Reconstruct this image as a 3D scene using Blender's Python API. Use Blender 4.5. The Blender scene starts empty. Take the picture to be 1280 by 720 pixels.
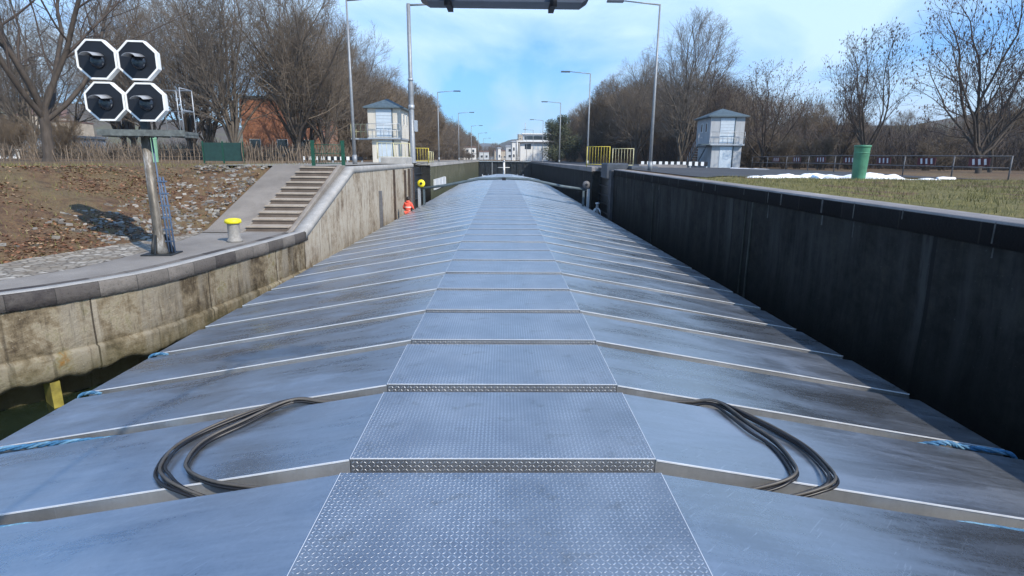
import bpy, math, random
from mathutils import Vector, Matrix, noise
R = math.radians
random.seed(7)
S = bpy.context.scene
C = S.collection
EYE = 4.3

# ---------------------------------------------------------------- helpers
class MB:
    def __init__(s): s.v = []; s.f = []; s.sm = []
    def face(s, idx, sm=False): s.f.append(idx); s.sm.append(sm)
    def quad(s, a, b, c, d):
        n = len(s.v); s.v += [tuple(a), tuple(b), tuple(c), tuple(d)]; s.face((n, n+1, n+2, n+3))
    def tri(s, a, b, c):
        n = len(s.v); s.v += [tuple(a), tuple(b), tuple(c)]; s.face((n, n+1, n+2))
    def box(s, x0, y0, z0, x1, y1, z1, ch=0.0):
        s.prism([(x0, y0), (x1, y0), (x1, y1), (x0, y1)], z0, z1, ch)
    def prism(s, poly, z0, z1, ch=0.0):
        """vertical prism, counter-clockwise outline; ch = chamfer of the top edge"""
        n = len(poly); b = len(s.v)
        cx = sum(p[0] for p in poly)/n; cy = sum(p[1] for p in poly)/n
        rows = [(z0, 0.0), (z1-ch, 0.0)] + ([(z1, ch)] if ch > 0 else [])
        for z, k in rows:
            for (x, y) in poly:
                dx, dy = cx-x, cy-y; l = math.hypot(dx, dy) or 1
                s.v.append((x+dx/l*k*1.4, y+dy/l*k*1.4, z))
        m = len(rows)
        for r in range(m-1):
            for i in range(n):
                j = (i+1) % n
                s.face((b+r*n+i, b+r*n+j, b+(r+1)*n+j, b+(r+1)*n+i))
        s.face(tuple(b+i for i in reversed(range(n)))); s.face(tuple(b+(m-1)*n+i for i in range(n)))
    def beam(s, a, b, w, h=None, up=(0, 0, 1)):
        """rectangular bar from a to b"""
        h = h or w; a = Vector(a); b = Vector(b); d = (b-a).normalized(); u = Vector(up)
        if abs(d.dot(u)) > .98: u = Vector((0, 1, 0))
        r = d.cross(u).normalized(); u = r.cross(d)
        n = len(s.v)
        for p in (a, b):
            for (i, j) in ((-1, -1), (1, -1), (1, 1), (-1, 1)):
                s.v.append(tuple(p+r*(i*w/2)+u*(j*h/2)))
        for k in range(4):
            j = (k+1) % 4; s.face((n+k, n+j, n+4+j, n+4+k))
        s.face((n+3, n+2, n+1, n)); s.face((n+4, n+5, n+6, n+7))
    def tube(s, pts, rad, k=8, cap=True, sm=True):
        pts = [Vector(p) for p in pts]
        if not isinstance(rad, (list, tuple)): rad = [rad]*len(pts)
        b = len(s.v); n = len(pts); ref = None
        for i, p in enumerate(pts):
            d = (pts[min(i+1, n-1)]-pts[max(i-1, 0)])
            d = d.normalized() if d.length > 1e-9 else Vector((0, 0, 1))
            if ref is None:
                ref = Vector((0, 0, 1)) if abs(d.z) < .9 else Vector((1, 0, 0))
            r = (ref - d*ref.dot(d)).normalized(); ref = r; q = d.cross(r)
            for j in range(k):
                a = 2*math.pi*j/k
                s.v.append(tuple(p+r*(math.cos(a)*rad[i])+q*(math.sin(a)*rad[i])))
        for i in range(n-1):
            for j in range(k):
                l = (j+1) % k
                s.face((b+i*k+j, b+i*k+l, b+(i+1)*k+l, b+(i+1)*k+j), sm)
        if cap:
            s.face(tuple(b+j for j in reversed(range(k)))); s.face(tuple(b+(n-1)*k+j for j in range(k)))
    def lathe(s, c, prof, k=20, axis='z'):
        b = len(s.v); n = len(prof)
        for (r, h) in prof:
            for j in range(k):
                a = 2*math.pi*j/k; x, y = r*math.cos(a), r*math.sin(a)
                if axis == 'z': s.v.append((c[0]+x, c[1]+y, c[2]+h))
                elif axis == 'x': s.v.append((c[0]+h, c[1]+x, c[2]+y))
                else: s.v.append((c[0]+x, c[1]-h, c[2]+y))
        for i in range(n-1):
            for j in range(k):
                l = (j+1) % k; s.face((b+i*k+j, b+i*k+l, b+(i+1)*k+l, b+(i+1)*k+j), True)
        s.face(tuple(b+j for j in reversed(range(k)))); s.face(tuple(b+(n-1)*k+j for j in range(k)))
    def grid(s, rows, sm=True):
        b = len(s.v); m = len(rows); n = len(rows[0])
        for r in rows: s.v += [tuple(p) for p in r]
        for i in range(m-1):
            for j in range(n-1):
                s.face((b+i*n+j, b+i*n+j+1, b+(i+1)*n+j+1, b+(i+1)*n+j), sm)
    def build(s, name, mat, parent=None, loc=None):
        me = bpy.data.meshes.new(name); me.from_pydata(s.v, [], s.f); me.update()
        if any(s.sm): me.polygons.foreach_set('use_smooth', s.sm)
        me.materials.append(mat)
        o = bpy.data.objects.new(name, me); C.objects.link(o)
        if parent: o.parent = parent
        if loc: o.location = loc
        return o

def tag(o, label=None, cat=None, group=None, kind=None):
    if label: o['label'] = label
    if cat: o['category'] = cat
    if group: o['group'] = group
    if kind: o['kind'] = kind
    return o
def empty(name, loc=(0, 0, 0), rz=0, label=None, cat=None, group=None):
    o = bpy.data.objects.new(name, None); C.objects.link(o); o.location = loc; o.rotation_euler = (0, 0, rz)
    o.empty_display_size = .3
    return tag(o, label, cat, group)
def copy_tree(o, parent=None):
    c = o.copy(); C.objects.link(c)
    if parent: c.parent = parent
    for ch in [x for x in bpy.data.objects if x.parent == o]: copy_tree(ch, c)
    return c
ORD = ['nearest', 'second', 'third', 'fourth', 'fifth', 'sixth', 'seventh', 'eighth', 'ninth', 'tenth']
def ordinal(n):
    suf = 'th' if 10 <= n % 100 <= 20 else {1: 'st', 2: 'nd', 3: 'rd'}.get(n % 10, 'th')
    return '%d%s' % (n, suf)
def fbm(x, y, z=0, o=3): return noise.fractal(Vector((x, y, z)), 1.0, 2.0, o)
def catmull(pts, n):
    out = []; P = [Vector(p) for p in pts]
    for i in range(len(P)-1):
        p0 = P[max(i-1, 0)]; p1 = P[i]; p2 = P[i+1]; p3 = P[min(i+2, len(P)-1)]
        for k in range(n):
            t = k/n
            out.append(.5*((2*p1)+(-p0+p2)*t+(2*p0-5*p1+4*p2-p3)*t*t+(-p0+3*p1-3*p2+p3)*t**3))
    out.append(P[-1]); return out

# ---------------------------------------------------------------- materials
class NT:
    def __init__(s, name):
        s.m = bpy.data.materials.new(name); s.m.use_nodes = True; s.t = s.m.node_tree
        s.b = s.t.nodes['Principled BSDF']
        s.co = s.t.nodes.new('ShaderNodeTexCoord')
    def n(s, ty, **kw):
        x = s.t.nodes.new(ty)
        for k, v in kw.items():
            if hasattr(x, k) and k not in x.inputs: setattr(x, k, v)
            else: x.inputs[k].default_value = v
        return x
    def l(s, a, b): s.t.links.new(a, b)
    def mapc(s, scale=(1, 1, 1), src='Object'):
        m = s.n('ShaderNodeMapping'); m.inputs['Scale'].default_value = scale; s.l(s.co.outputs[src], m.inputs[0]); return m.outputs[0]
    def noise(s, scale, detail=4, rough=.55, vec=None, dist=0):
        x = s.n('ShaderNodeTexNoise'); x.inputs['Scale'].default_value = scale; x.inputs['Detail'].default_value = detail
        x.inputs['Roughness'].default_value = rough; x.inputs['Distortion'].default_value = dist
        s.l(vec if vec is not None else s.co.outputs['Object'], x.inputs['Vector']); return x.outputs[0]
    def ramp(s, fac, stops, inter='LINEAR'):
        r = s.n('ShaderNodeValToRGB'); r.color_ramp.interpolation = inter
        e = r.color_ramp.elements
        while len(e) < len(stops): e.new(.5)
        for i, (p, c) in enumerate(stops):
            e[i].position = p; e[i].color = (c[0], c[1], c[2], 1) if isinstance(c, (tuple, list)) else (c, c, c, 1)
        s.l(fac, r.inputs[0]); return r.outputs[0]
    def mix(s, fac, a, b, mode='MIX'):
        x = s.n('ShaderNodeMix', data_type='RGBA', blend_type=mode)
        for v, i in ((fac, 0), (a, 6), (b, 7)):
            if hasattr(v, 'links'): s.l(v, x.inputs[i])
            else: x.inputs[i].default_value = v if i == 0 else (v[0], v[1], v[2], 1)
        return x.outputs[2]
    def math(s, op, a, b=None, c=None):
        x = s.n('ShaderNodeMath', operation=op)
        for i, v in enumerate((a, b, c)):
            if v is None: continue
            if hasattr(v, 'links'): s.l(v, x.inputs[i])
            else: x.inputs[i].default_value = v
        return x.outputs[0]
    def sep(s, vec):
        x = s.n('ShaderNodeSeparateXYZ'); s.l(vec, x.inputs[0]); return x.outputs
    def comb(s, x=0, y=0, z=0):
        c = s.n('ShaderNodeCombineXYZ')
        for i, v in enumerate((x, y, z)):
            if hasattr(v, 'links'): s.l(v, c.inputs[i])
            else: c.inputs[i].default_value = v
        return c.outputs[0]
    def col(s, v):
        if hasattr(v, 'links'): s.l(v, s.b.inputs['Base Color'])
        else: s.b.inputs['Base Color'].default_value = (v[0], v[1], v[2], 1)
    def rough(s, v):
        if hasattr(v, 'links'): s.l(v, s.b.inputs['Roughness'])
        else: s.b.inputs['Roughness'].default_value = v
    def metal(s, v): s.b.inputs['Metallic'].default_value = v
    def bump(s, h, strength=.4, dist=.02, prev=None):
        b = s.n('ShaderNodeBump'); b.inputs['Strength'].default_value = strength; b.inputs['Distance'].default_value = dist
        s.l(h, b.inputs['Height'])
        if prev is not None: s.l(prev, b.inputs['Normal'])
        s.l(b.outputs[0], s.b.inputs['Normal']); return b.outputs[0]

def simple(name, col, rough=.6, metal=0, var=.15, scale=6, bump=0):
    t = NT(name); n = t.noise(scale, 4)
    d = tuple(c*(1-var) for c in col); l = tuple(min(1, c*(1+var)) for c in col)
    t.col(t.ramp(n, [(.3, d), (.7, l)])); t.rough(rough); t.metal(metal)
    if bump: t.bump(n, bump, .02)
    return t.m
M = {}
# smooth aluminium of the covers: milky smears, dried water runs and slight oil canning
def alu(name, base, r0, r1, metal=.92):
    t = NT(name)
    g = t.n('ShaderNodeObjectInfo').outputs['Random']
    x, y, z = t.sep(t.co.outputs['Object']); off = t.math('MULTIPLY', g, 90)
    v = t.comb(t.math('MULTIPLY', x, .5), t.math('ADD', t.math('MULTIPLY', y, 1.1), off), off); n1 = t.noise(1.3, 6, .62, v, .8)
    v2 = t.comb(t.math('ADD', t.math('MULTIPLY', x, .5), off), t.math('MULTIPLY', y, 7), 0); n2 = t.noise(2.5, 4, .6, v2)     # drag marks and dried runs
    n3 = t.noise(30, 4, .7)
    f = t.math('ADD', t.math('MULTIPLY', n1, .62), t.math('ADD', t.math('MULTIPLY', n2, .22), t.math('MULTIPLY', n3, .16)))
    f = t.math('ADD', f, t.math('MULTIPLY', t.math('SUBTRACT', g, .5), .07))
    lo = tuple(c*.74 for c in base); hi = tuple(min(1, c*1.20) for c in base)
    c = t.ramp(f, [(.38, lo), (.50, base), (.62, hi)])
    sp = t.ramp(t.noise(46, 3, .6), [(.66, 0), (.72, 1)]); c = t.mix(t.math('MULTIPLY', sp, .30), c, (.26, .245, .22))
    # thin scratches
    sc = t.noise(9, 2, .5, t.comb(t.math('MULTIPLY', t.math('ADD', x, y), .35), t.math('MULTIPLY', t.math('SUBTRACT', y, x), 6), off))
    scr = t.ramp(sc, [(.685, 0), (.70, 1)]); c = t.mix(t.math('MULTIPLY', scr, .35), c, (.75, .77, .8))
    # grime gathered along the front edge and towards the outer end
    ge = t.n('ShaderNodeMapRange'); ge.inputs[1].default_value = 3.2; ge.inputs[2].default_value = 5.3; ge.inputs[3].default_value = 0; ge.inputs[4].default_value = .8
    t.l(t.math('ABSOLUTE', x), ge.inputs[0]); gm = t.math('MULTIPLY', ge.outputs[0], t.ramp(t.noise(2.2, 6, .7, v), [(.42, 0), (.62, 1)])); c = t.mix(t.math('MULTIPLY', gm, .55), c, (.22, .21, .195))
    t.col(c); t.rough(t.math('ADD', t.ramp(f, [(.38, r0), (.62, r1)]), t.math('MULTIPLY', gm, .15))); t.metal(metal)
    w = t.noise(.8, 2, .5, v)
    b = t.bump(w, .5, .06); t.bump(n3, .06, .004, b)
    return t.m
M['alu'] = alu('aluminium_sheet', (.45, .475, .505), .22, .42, .90)
M['alu_face'] = alu('aluminium_flange', (.62, .62, .61), .30, .42, .82)
M['alu_bright'] = simple('aluminium_edge_glint', (.78, .79, .80), .4, .3, .1)  # trim bead; its pale colour also stands in for sunlit flange faces
# checker plate
t = NT('tread_plate')
geo = t.n('ShaderNodeNewGeometry')
x, y, z = t.sep(t.co.outputs['Object'])
yy = t.math('ADD', y, z)
CE = 1/.031
u = t.math('MULTIPLY', x, CE); v = t.math('MULTIPLY', yy, CE)
par = t.math('MODULO', t.math('ADD', t.math('FLOOR', t.math('ADD', u, 500)), t.math('FLOOR', t.math('ADD', v, 500))), 2)
sg = t.math('SUBTRACT', t.math('MULTIPLY', par, 2), 1)
fu = t.math('SUBTRACT', t.math('FRACT', t.math('ADD', u, 500)), .5); fv = t.math('MULTIPLY', t.math('SUBTRACT', t.math('FRACT', t.math('ADD', v, 500)), .5), sg)
a = t.math('DIVIDE', t.math('ADD', fu, fv), .66); b = t.math('DIVIDE', t.math('SUBTRACT', fu, fv), .26)
d = t.math('ADD', t.math('MULTIPLY', a, a), t.math('MULTIPLY', b, b))
h = t.math('MAXIMUM', t.math('SUBTRACT', 1, d), 0)
hh = t.math('POWER', h, .5)
n1 = t.noise(1.1, 4, .6); n2 = t.noise(30, 3)
wo = t.ramp(t.noise(1.7, 5, .65, t.comb(t.math('MULTIPLY', x, 1.2), t.math('ADD', y, t.math('MULTIPLY', t.n('ShaderNodeObjectInfo').outputs['Random'], 60)), 0)), [(.4, .25), (.62, 1)])
c = t.ramp(n1, [(.3, (.36, .37, .39)), (.7, (.52, .535, .55))])
c = t.mix(t.math('MULTIPLY', hh, t.math('MULTIPLY', wo, .85)), c, (.84, .86, .88))
c = t.mix(t.ramp(t.noise(5, 5, .7), [(.56, 0), (.68, .35)]), c, (.24, .23, .21))
t.col(c); t.metal(.9)
t.rough(t.ramp(n1, [(.3, .34), (.7, .5)]))
bb = t.bump(hh, .9, .0035); M['tread'] = t.m
M['gutter'] = simple('gutter_metal', (.25, .26, .27), .5, .6)
M['hull'] = simple('hull_paint', (.03, .035, .045), .45)
M['deck'] = simple('deck_paint', (.10, .11, .12), .6, 0, .3, 3)
M['black_rubber'] = simple('black_hose_rubber', (.010, .010, .012), .42)
M['grey_rubber'] = simple('highlight_hose_rubber', (.075, .068, .06), .5)  # grey strands: highlights on the black hose put into the colour
M['blue_rope'] = simple('blue_rope', (.04, .14, .26), .7, 0, .4, 30)
M['white_paint'] = simple('white_paint', (.78, .78, .76), .5, 0, .08)
M['black_paint'] = simple('black_paint', (.004, .006, .011), .6, 0, .2)
M['dark_grey'] = simple('dark_grey_panel', (.05, .065, .09), .45, 0, .15, 4)
M['yellow'] = simple('yellow_paint', (.62, .50, .06), .5, 0, .2, 10)
M['bright_yellow'] = simple('bright_yellow_paint', (.80, .68, .02), .45, 0, .08)
M['galv'] = simple('galvanised_steel', (.42, .44, .46), .45, .4, .15, 14)
M['lamp_steel'] = simple('lamp_post_steel', (.25, .265, .28), .5, .3, .15, 6)
M['dull_steel'] = simple('dull_grey_steel', (.13, .13, .135), .6, .1, .2, 10)
M['galv_light'] = simple('pale_galvanised_steel', (.60, .62, .63), .5, .2, .12, 10)
M['grey_concrete_post'] = simple('grey_bollard', (.27, .255, .235), .7, 0, .2, 12)
M['green_bin'] = simple('green_enamel', (.07, .225, .135), .5, 0, .3, 3, .1)
M['pale_green'] = simple('pale_green_enamel', (.22, .42, .27), .5, 0, .12, 5)
M['dark_green'] = simple('dark_green_paint', (.008, .065, .036), .5, 0, .2, 8)
M['green_sheet'] = simple('dark_green_sheet', (.015, .05, .042), .6, 0, .2, 5)
M['snow'] = simple('snow', (.88, .90, .93), .6, 0, .04, 3, .3)
M['shutter'] = simple('pale_blue_shutter', (.50, .57, .63), .45, 0, .08, 3)
M['glass'] = simple('dark_glass', (.03, .04, .05), .08, 0, .2)
M['slate'] = simple('slate_roof', (.075, .105, .12), .55, 0, .25, 4, .3)
M['dark_steel'] = simple('dark_wet_steel', (.025, .028, .03), .4, .3, .5, 2)
M['brown_stake'] = simple('weathered_stake', (.16, .12, .085), .8, 0, .4, 5)
M['sign_red'] = simple('faded_red_sheet', (.10, .02, .024), .6, 0, .3, 3)
M['sign_white'] = simple('faded_white_sheet', (.68, .66, .66), .6, 0, .1, 3)
M['skin'] = simple('skin', (.45, .28, .2), .5, 0, .05)
M['red_cloth'] = simple('red_orange_cloth', (.75, .10, .06), .7, 0, .15, 10)
M['hivis'] = simple('pale_reflective_tape', (.75, .72, .66), .5, 0, .05)
M['hair'] = simple('dark_hair', (.02, .015, .012), .6)
M['navy'] = simple('navy_trousers', (.02, .025, .045), .8)
M['tan_wall'] = simple('tan_render', (.42, .36, .28), .8, 0, .15, 1)
M['white_wall'] = simple('white_render', (.72, .72, .70), .7, 0, .06, 1)
M['pale_wall'] = simple('pale_cool_render', (.50, .53, .55), .7, 0, .1, .8)
M['tile'] = simple('brown_roof_tiles', (.16, .09, .07), .7, 0, .25, 3)
M['fascia'] = simple('pale_blue_fascia', (.45, .58, .68), .5, 0, .1)

# cream cabin render with faint dirt runs
def render_wall(name, col):
    t = NT(name); n = t.noise(1.2, 5, .6, t.mapc((3, 3, .5))); n2 = t.noise(14, 3)
    c = t.ramp(n, [(.3, tuple(k*.78 for k in col)), (.6, col)])
    t.col(c); t.rough(.85); t.bump(n2, .2, .01); return t.m
M['cream'] = render_wall('cream_render', (.62, .58, .50))
M['cabin_grey'] = render_wall('grey_render', (.40, .42, .44))
# brick
t = NT('orange_brick'); br = t.n('ShaderNodeTexBrick'); mp = t.n('ShaderNodeMapping')
mp.inputs['Rotation'].default_value = (R(90), 0, 0); t.l(t.co.outputs['Object'], mp.inputs[0]); t.l(mp.outputs[0], br.inputs['Vector'])
br.inputs['Scale'].default_value = 2; br.inputs['Color1'].default_value = (.42, .17, .08, 1); br.inputs['Color2'].default_value = (.34, .13, .07, 1); br.inputs['Mortar'].default_value = (.3, .22, .17, 1)
t.col(br.outputs[0]); t.rough(.85); M['brick'] = t.m

# old concrete of the left quay wall; object space = world space
def old_wall(name, tones, streak, dark, top, bottom, joints=3.1, vscale=1.0, wet=None, bumpk=.8):
    t = NT(name)
    x, y, z = t.sep(t.co.outputs['Object'])
    run = t.math('ADD', y, t.math('MULTIPLY', x, .7))
    vr = t.comb(run, 0, t.math('MULTIPLY', z, .12)); vb = t.comb(run, 0, z)
    n1 = t.noise(.8, 6, .62, t.comb(run, 0, t.math('MULTIPLY', z, .8)), .4)
    n2 = t.noise(4.2, 5, .7, vb)
    st = t.noise(2.0*vscale, 4, .6, vr); st2 = t.noise(6*vscale, 3, .6, vr)
    n3 = t.noise(17, 4, .7, vb)
    c = t.ramp(t.math('ADD', t.math('MULTIPLY', n1, .55), t.math('MULTIPLY', n2, .45)), tones)
    c = t.mix(t.ramp(st, [(.46, 0), (.64, .75)]), c, streak)
    c = t.mix(t.ramp(st2, [(.55, 0), (.68, .65)]), c, dark)
    # pale lime blooms and pits
    c = t.mix(t.ramp(n3, [(.62, 0), (.70, .55)]), c, tuple(min(1, k*2.0) for k in streak))
    c = t.mix(t.ramp(n3, [(.28, .7), (.38, 0)]), c, dark)
    # vertical joints between cast sections
    fr = t.math('FRACT', t.math('DIVIDE', t.math('ADD', run, 200), joints))
    jm = t.math('LESS_THAN', fr, .011)
    c = t.mix(t.math('MULTIPLY', jm, .85), c, dark)
    c = t.mix(t.math('MULTIPLY', t.math('MULTIPLY', t.math('GREATER_THAN', fr, .011), t.math('LESS_THAN', fr, .04)), t.ramp(st2, [(.4, 0), (.6, .6)])), c, tuple(k*1.5 for k in streak))
    if wet:
        z0, z1, wc = wet
        zz = t.math('ADD', z, t.math('MULTIPLY', t.math('SUBTRACT', n1, .5), .9))
        m = t.n('ShaderNodeMapRange'); m.inputs[1].default_value = z0; m.inputs[2].default_value = z1; m.inputs[3].default_value = .85; m.inputs[4].default_value = 0
        t.l(zz, m.inputs[0]); c = t.mix(m.outputs[0], c, wc)
    t.col(c); t.rough(.85)
    hgt = t.math('ADD', t.math('MULTIPLY', n2, .6), t.math('ADD', t.math('MULTIPLY', n3, .5), t.math('MULTIPLY', jm, -1)))
    t.b.inputs['Specular IOR Level'].default_value = .12
    t.bump(hgt, bumpk, .05); return t.m
M['left_wall'] = old_wall('old_quay_concrete', [(.36, (.04, .03, .022)), (.43, (.11, .085, .055)), (.49, (.20, .16, .105)), (.55, (.29, .25, .18)), (.60, (.21, .185, .11)), (.66, (.24, .13, .04))],
                          (.27, .24, .19), (.035, .028, .022), 3.9, 0, wet=(.3, 1.1, (.09, .085, .04)))
M['upper_wall'] = old_wall('pale_stained_concrete', [(.36, (.14, .10, .07)), (.44, (.27, .22, .16)), (.50, (.37, .32, .25)), (.58, (.42, .38, .31)), (.68, (.34, .25, .15))],
                          (.44, .40, .33), (.10, .07, .05), 3.9, 0, joints=3.4, vscale=1.6, wet=(.3, 1.1, (.10, .09, .05)))
M['right_wall'] = old_wall('dark_wet_shade_concrete', [(.38, (.008, .008, .008)), (.48, (.018, .018, .017)), (.56, (.028, .028, .025)), (.66, (.044, .042, .032))],
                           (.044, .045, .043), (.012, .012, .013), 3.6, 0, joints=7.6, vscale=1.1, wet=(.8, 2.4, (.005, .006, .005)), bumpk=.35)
M['chamber_left'] = old_wall('chamber_concrete', [(.38, (.05, .05, .03)), (.5, (.10, .10, .065)), (.62, (.16, .155, .11))],
                             (.13, .125, .09), (.03, .03, .025), 3.9, 0, joints=12, wet=(1.2, 3.0, (.07, .08, .05)))
# coping stones: separate blocks of changing darkness
def coping(name, lo, hi, L, dirt):
    t = NT(name); x, y, z = t.sep(t.co.outputs['Object'])
    run = t.math('ADD', y, t.math('MULTIPLY', x, .7))
    q = t.math('DIVIDE', t.math('ADD', run, 300), L); cell = t.math('FLOOR', q)
    wn = t.n('ShaderNodeTexWhiteNoise', noise_dimensions='1D'); t.l(cell, wn.inputs['W'])
    c = t.ramp(wn.outputs[0], [(0, lo), (.35, tuple((a+b)/2 for a, b in zip(lo, hi))), (1, hi)])
    n = t.noise(3, 6, .7); c = t.mix(t.ramp(n, [(.4, 0), (.65, .7)]), c, dirt)
    n2 = t.noise(20, 4, .7); c = t.mix(t.ramp(n2, [(.3, .5), (.45, 0)]), c, tuple(k*.5 for k in lo))
    fr = t.math('FRACT', q); j = t.math('LESS_THAN', fr, .018); c = t.mix(t.math('MULTIPLY', j, .8), c, (.03, .03, .028))
    t.b.inputs['Specular IOR Level'].default_value = .15; t.col(c); t.rough(.85); t.bump(t.math('ADD', n2, t.math('MULTIPLY', j, -1)), .5, .03); return t.m
M['left_coping'] = coping('left_coping_stone', (.035, .030, .032), (.20, .18, .16), .8, (.11, .10, .09))
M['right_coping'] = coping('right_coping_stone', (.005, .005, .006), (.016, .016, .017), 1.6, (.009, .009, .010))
def pavement(name, a, b, sc=3, fine=40):
    t = NT(name); n = t.noise(sc, 6, .65); n2 = t.noise(fine, 4, .7); n4 = t.noise(.35, 3)
    c = t.ramp(n, [(.3, a), (.7, b)]); c = t.mix(t.ramp(n2, [(.35, .5), (.5, 0)]), c, tuple(k*.55 for k in a))
    c = t.mix(t.ramp(n4, [(.42, 0), (.62, .5)]), c, tuple(k*.7 for k in a))
    t.col(c); t.rough(.88); t.bump(n2, .4, .01); return t.m
M['pale_concrete'] = pavement('pale_concrete', (.30, .29, .27), (.46, .44, .41))
M['flank'] = pavement('flank_concrete', (.19, .165, .14), (.30, .265, .225), 1.6)
M['apron'] = pavement('apron_concrete', (.20, .18, .16), (.30, .275, .245), 1.2)
M['asphalt'] = pavement('asphalt', (.045, .047, .052), (.068, .070, .075), .8, 60)
M['right_cap'] = pavement('right_wall_cap', (.20, .185, .18), (.33, .31, .30), 2)
M['riser'] = pavement('stair_riser', (.11, .085, .068), (.17, .135, .11), 3)
M['tread_stone'] = pavement('stair_tread', (.30, .25, .20), (.42, .36, .29), 3)
M['path'] = pavement('gravel_path', (.24, .22, .19), (.34, .31, .27), 1)
# cobbles
t = NT('cobble_stones'); vo = t.n('ShaderNodeTexVoronoi', feature='DISTANCE_TO_EDGE'); vo.inputs['Scale'].default_value = 5.2
vc = t.n('ShaderNodeTexVoronoi'); vc.inputs['Scale'].default_value = 5.2
mp = t.mapc((1, 1.2, 1)); t.l(mp, vo.inputs['Vector']); t.l(mp, vc.inputs['Vector'])
hgt = t.ramp(vo.outputs['Distance'], [(0, .25), (.13, 1)]); cc = t.sep(vc.outputs['Color'])[0]
c = t.ramp(cc, [(0, (.22, .19, .155)), (.5, (.32, .285, .235)), (1, (.46, .42, .36))])
c = t.mix(t.math('SUBTRACT', 1, hgt), c, (.07, .055, .035)); c = t.mix(t.ramp(t.noise(1.5, 4), [(.45, 0), (.6, .6)]), c, (.16, .12, .075))
t.col(c); t.rough(.85); t.bump(hgt, .8, .03); M['cobble'] = t.m
# soil / grass of the banks
t = NT('winter_turf'); n1 = t.noise(.35, 5, .6); n2 = t.noise(3.2, 6, .7); n3 = t.noise(22, 4, .7)
c = t.ramp(n2, [(.28, (.04, .024, .015)), (.44, (.125, .066, .032)), (.56, (.175, .105, .050)), (.7, (.15, .115, .048))])
c = t.mix(t.ramp(n1, [(.46, 0), (.62, .5)]), c, (.17, .14, .065)); c = t.mix(t.ramp(n3, [(.33, .7), (.5, 0)]), c, (.035, .026, .016))
t.col(c); t.rough(.95); t.bump(t.math('ADD', n2, n3), .9, .06); M['turf'] = t.m
t = NT('mossy_turf'); n1 = t.noise(.5, 5, .6); n2 = t.noise(3.0, 6, .7); n3 = t.noise(26, 4, .7)
c = t.ramp(n2, [(.3, (.085, .075, .018)), (.5, (.16, .145, .032)), (.68, (.25, .20, .06))])
c = t.mix(t.ramp(n1, [(.45, 0), (.65, .5)]), c, (.20, .16, .07)); c = t.mix(t.ramp(n3, [(.33, .6), (.5, 0)]), c, (.035, .034, .014))
t.col(c); t.rough(.95); t.bump(t.math('ADD', n2, n3), .9, .05); M['moss'] = t.m
def leafmat(name, stops):
    t = NT(name); g = t.n('ShaderNodeNewGeometry'); c = t.ramp(g.outputs['Random Per Island'], stops); t.col(c); t.rough(.8); return t.m
M['dead_leaf'] = leafmat('dead_leaves', [(0, (.10, .042, .02)), (.4, (.20, .085, .04)), (.7, (.27, .13, .062)), (1, (.36, .25, .15))])
M['blade'] = leafmat('grass_blades', [(0, (.085, .085, .022)), (.5, (.15, .14, .04)), (1, (.27, .23, .10))])
M['stone'] = leafmat('rubble_stone', [(0, (.10, .085, .07)), (.6, (.20, .185, .16)), (1, (.34, .32, .29))])
def bark(name, a, b):
    t = NT(name); n = t.noise(5, 5, .7, t.mapc((1, 1, .25))); t.col(t.ramp(n, [(.3, a), (.7, b)])); t.rough(.9); t.bump(n, .5, .03); return t.m
M['bark'] = bark('dark_bark', (.035, .028, .022), (.095, .075, .06))
M['bark_pale'] = bark('grey_bark', (.065, .054, .042), (.15, .125, .10))
M['twig'] = simple('brown_twigs', (.145, .115, .085), .9, 0, .3, .3)
M['twig_grey'] = simple('grey_twigs', (.15, .125, .10), .9, 0, .3, .3)
M['twig_russet'] = simple('russet_twigs', (.155, .115, .075), .9, 0, .35, .3)
M['twig_dark'] = simple('dark_twigs', (.07, .054, .045), .9, 0, .3, .3)
M['pod'] = leafmat('withered_seed_clusters', [(0, (.05, .03, .022)), (1, (.11, .06, .045))])
M['needle'] = leafmat('evergreen_foliage', [(0, (.018, .026, .014)), (.6, (.04, .055, .026)), (1, (.08, .085, .045))])
# water
t = NT('canal_water'); n = t.noise(1.6, 4, .6); n2 = t.noise(7, 3, .5)
t.col(t.ramp(n, [(.3, (.008, .014, .008)), (.7, (.016, .024, .014))])); t.rough(.07); t.bump(t.math('ADD', n, t.math('MULTIPLY', n2, .3)), .35, .05); M['water'] = t.m
# hills
t = NT('wooded_hillside'); n = t.noise(.02, 6, .65); n2 = t.noise(.15, 4, .6)
c = t.ramp(t.math('ADD', t.math('MULTIPLY', n, .6), t.math('MULTIPLY', n2, .4)), [(.35, (.045, .038, .030)), (.5, (.09, .075, .06)), (.65, (.10, .11, .055))]); t.col(c); t.rough(.95); M['hill'] = t.m

# ---------------------------------------------------------------- world, sun, camera
SUN = Vector((.70, -.71, 0)).normalized(); EL = R(40)
sd = Vector((SUN.x*math.cos(EL), SUN.y*math.cos(EL), math.sin(EL)))
w = bpy.data.worlds.new('World'); S.world = w; w.use_nodes = True; T = w.node_tree
bg = T.nodes['Background']; sky = T.nodes.new('ShaderNodeTexSky'); sky.sky_type = 'NISHITA'; sky.sun_disc = False
sky.sun_elevation = EL; sky.sun_rotation = math.atan2(sd.x, sd.y); sky.air_density = 1.0; sky.dust_density = .35; sky.ozone_density = 2.2
tc = T.nodes.new('ShaderNodeTexCoord'); sp = T.nodes.new('ShaderNodeSeparateXYZ'); T.links.new(tc.outputs['Generated'], sp.inputs[0])
def wm(op, a, b=None):
    x = T.nodes.new('ShaderNodeMath'); x.operation = op
    for i, v in enumerate((a, b)):
        if v is None: continue
        if hasattr(v, 'links'): T.links.new(v, x.inputs[i])
        else: x.inputs[i].default_value = v
    return x.outputs[0]
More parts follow.
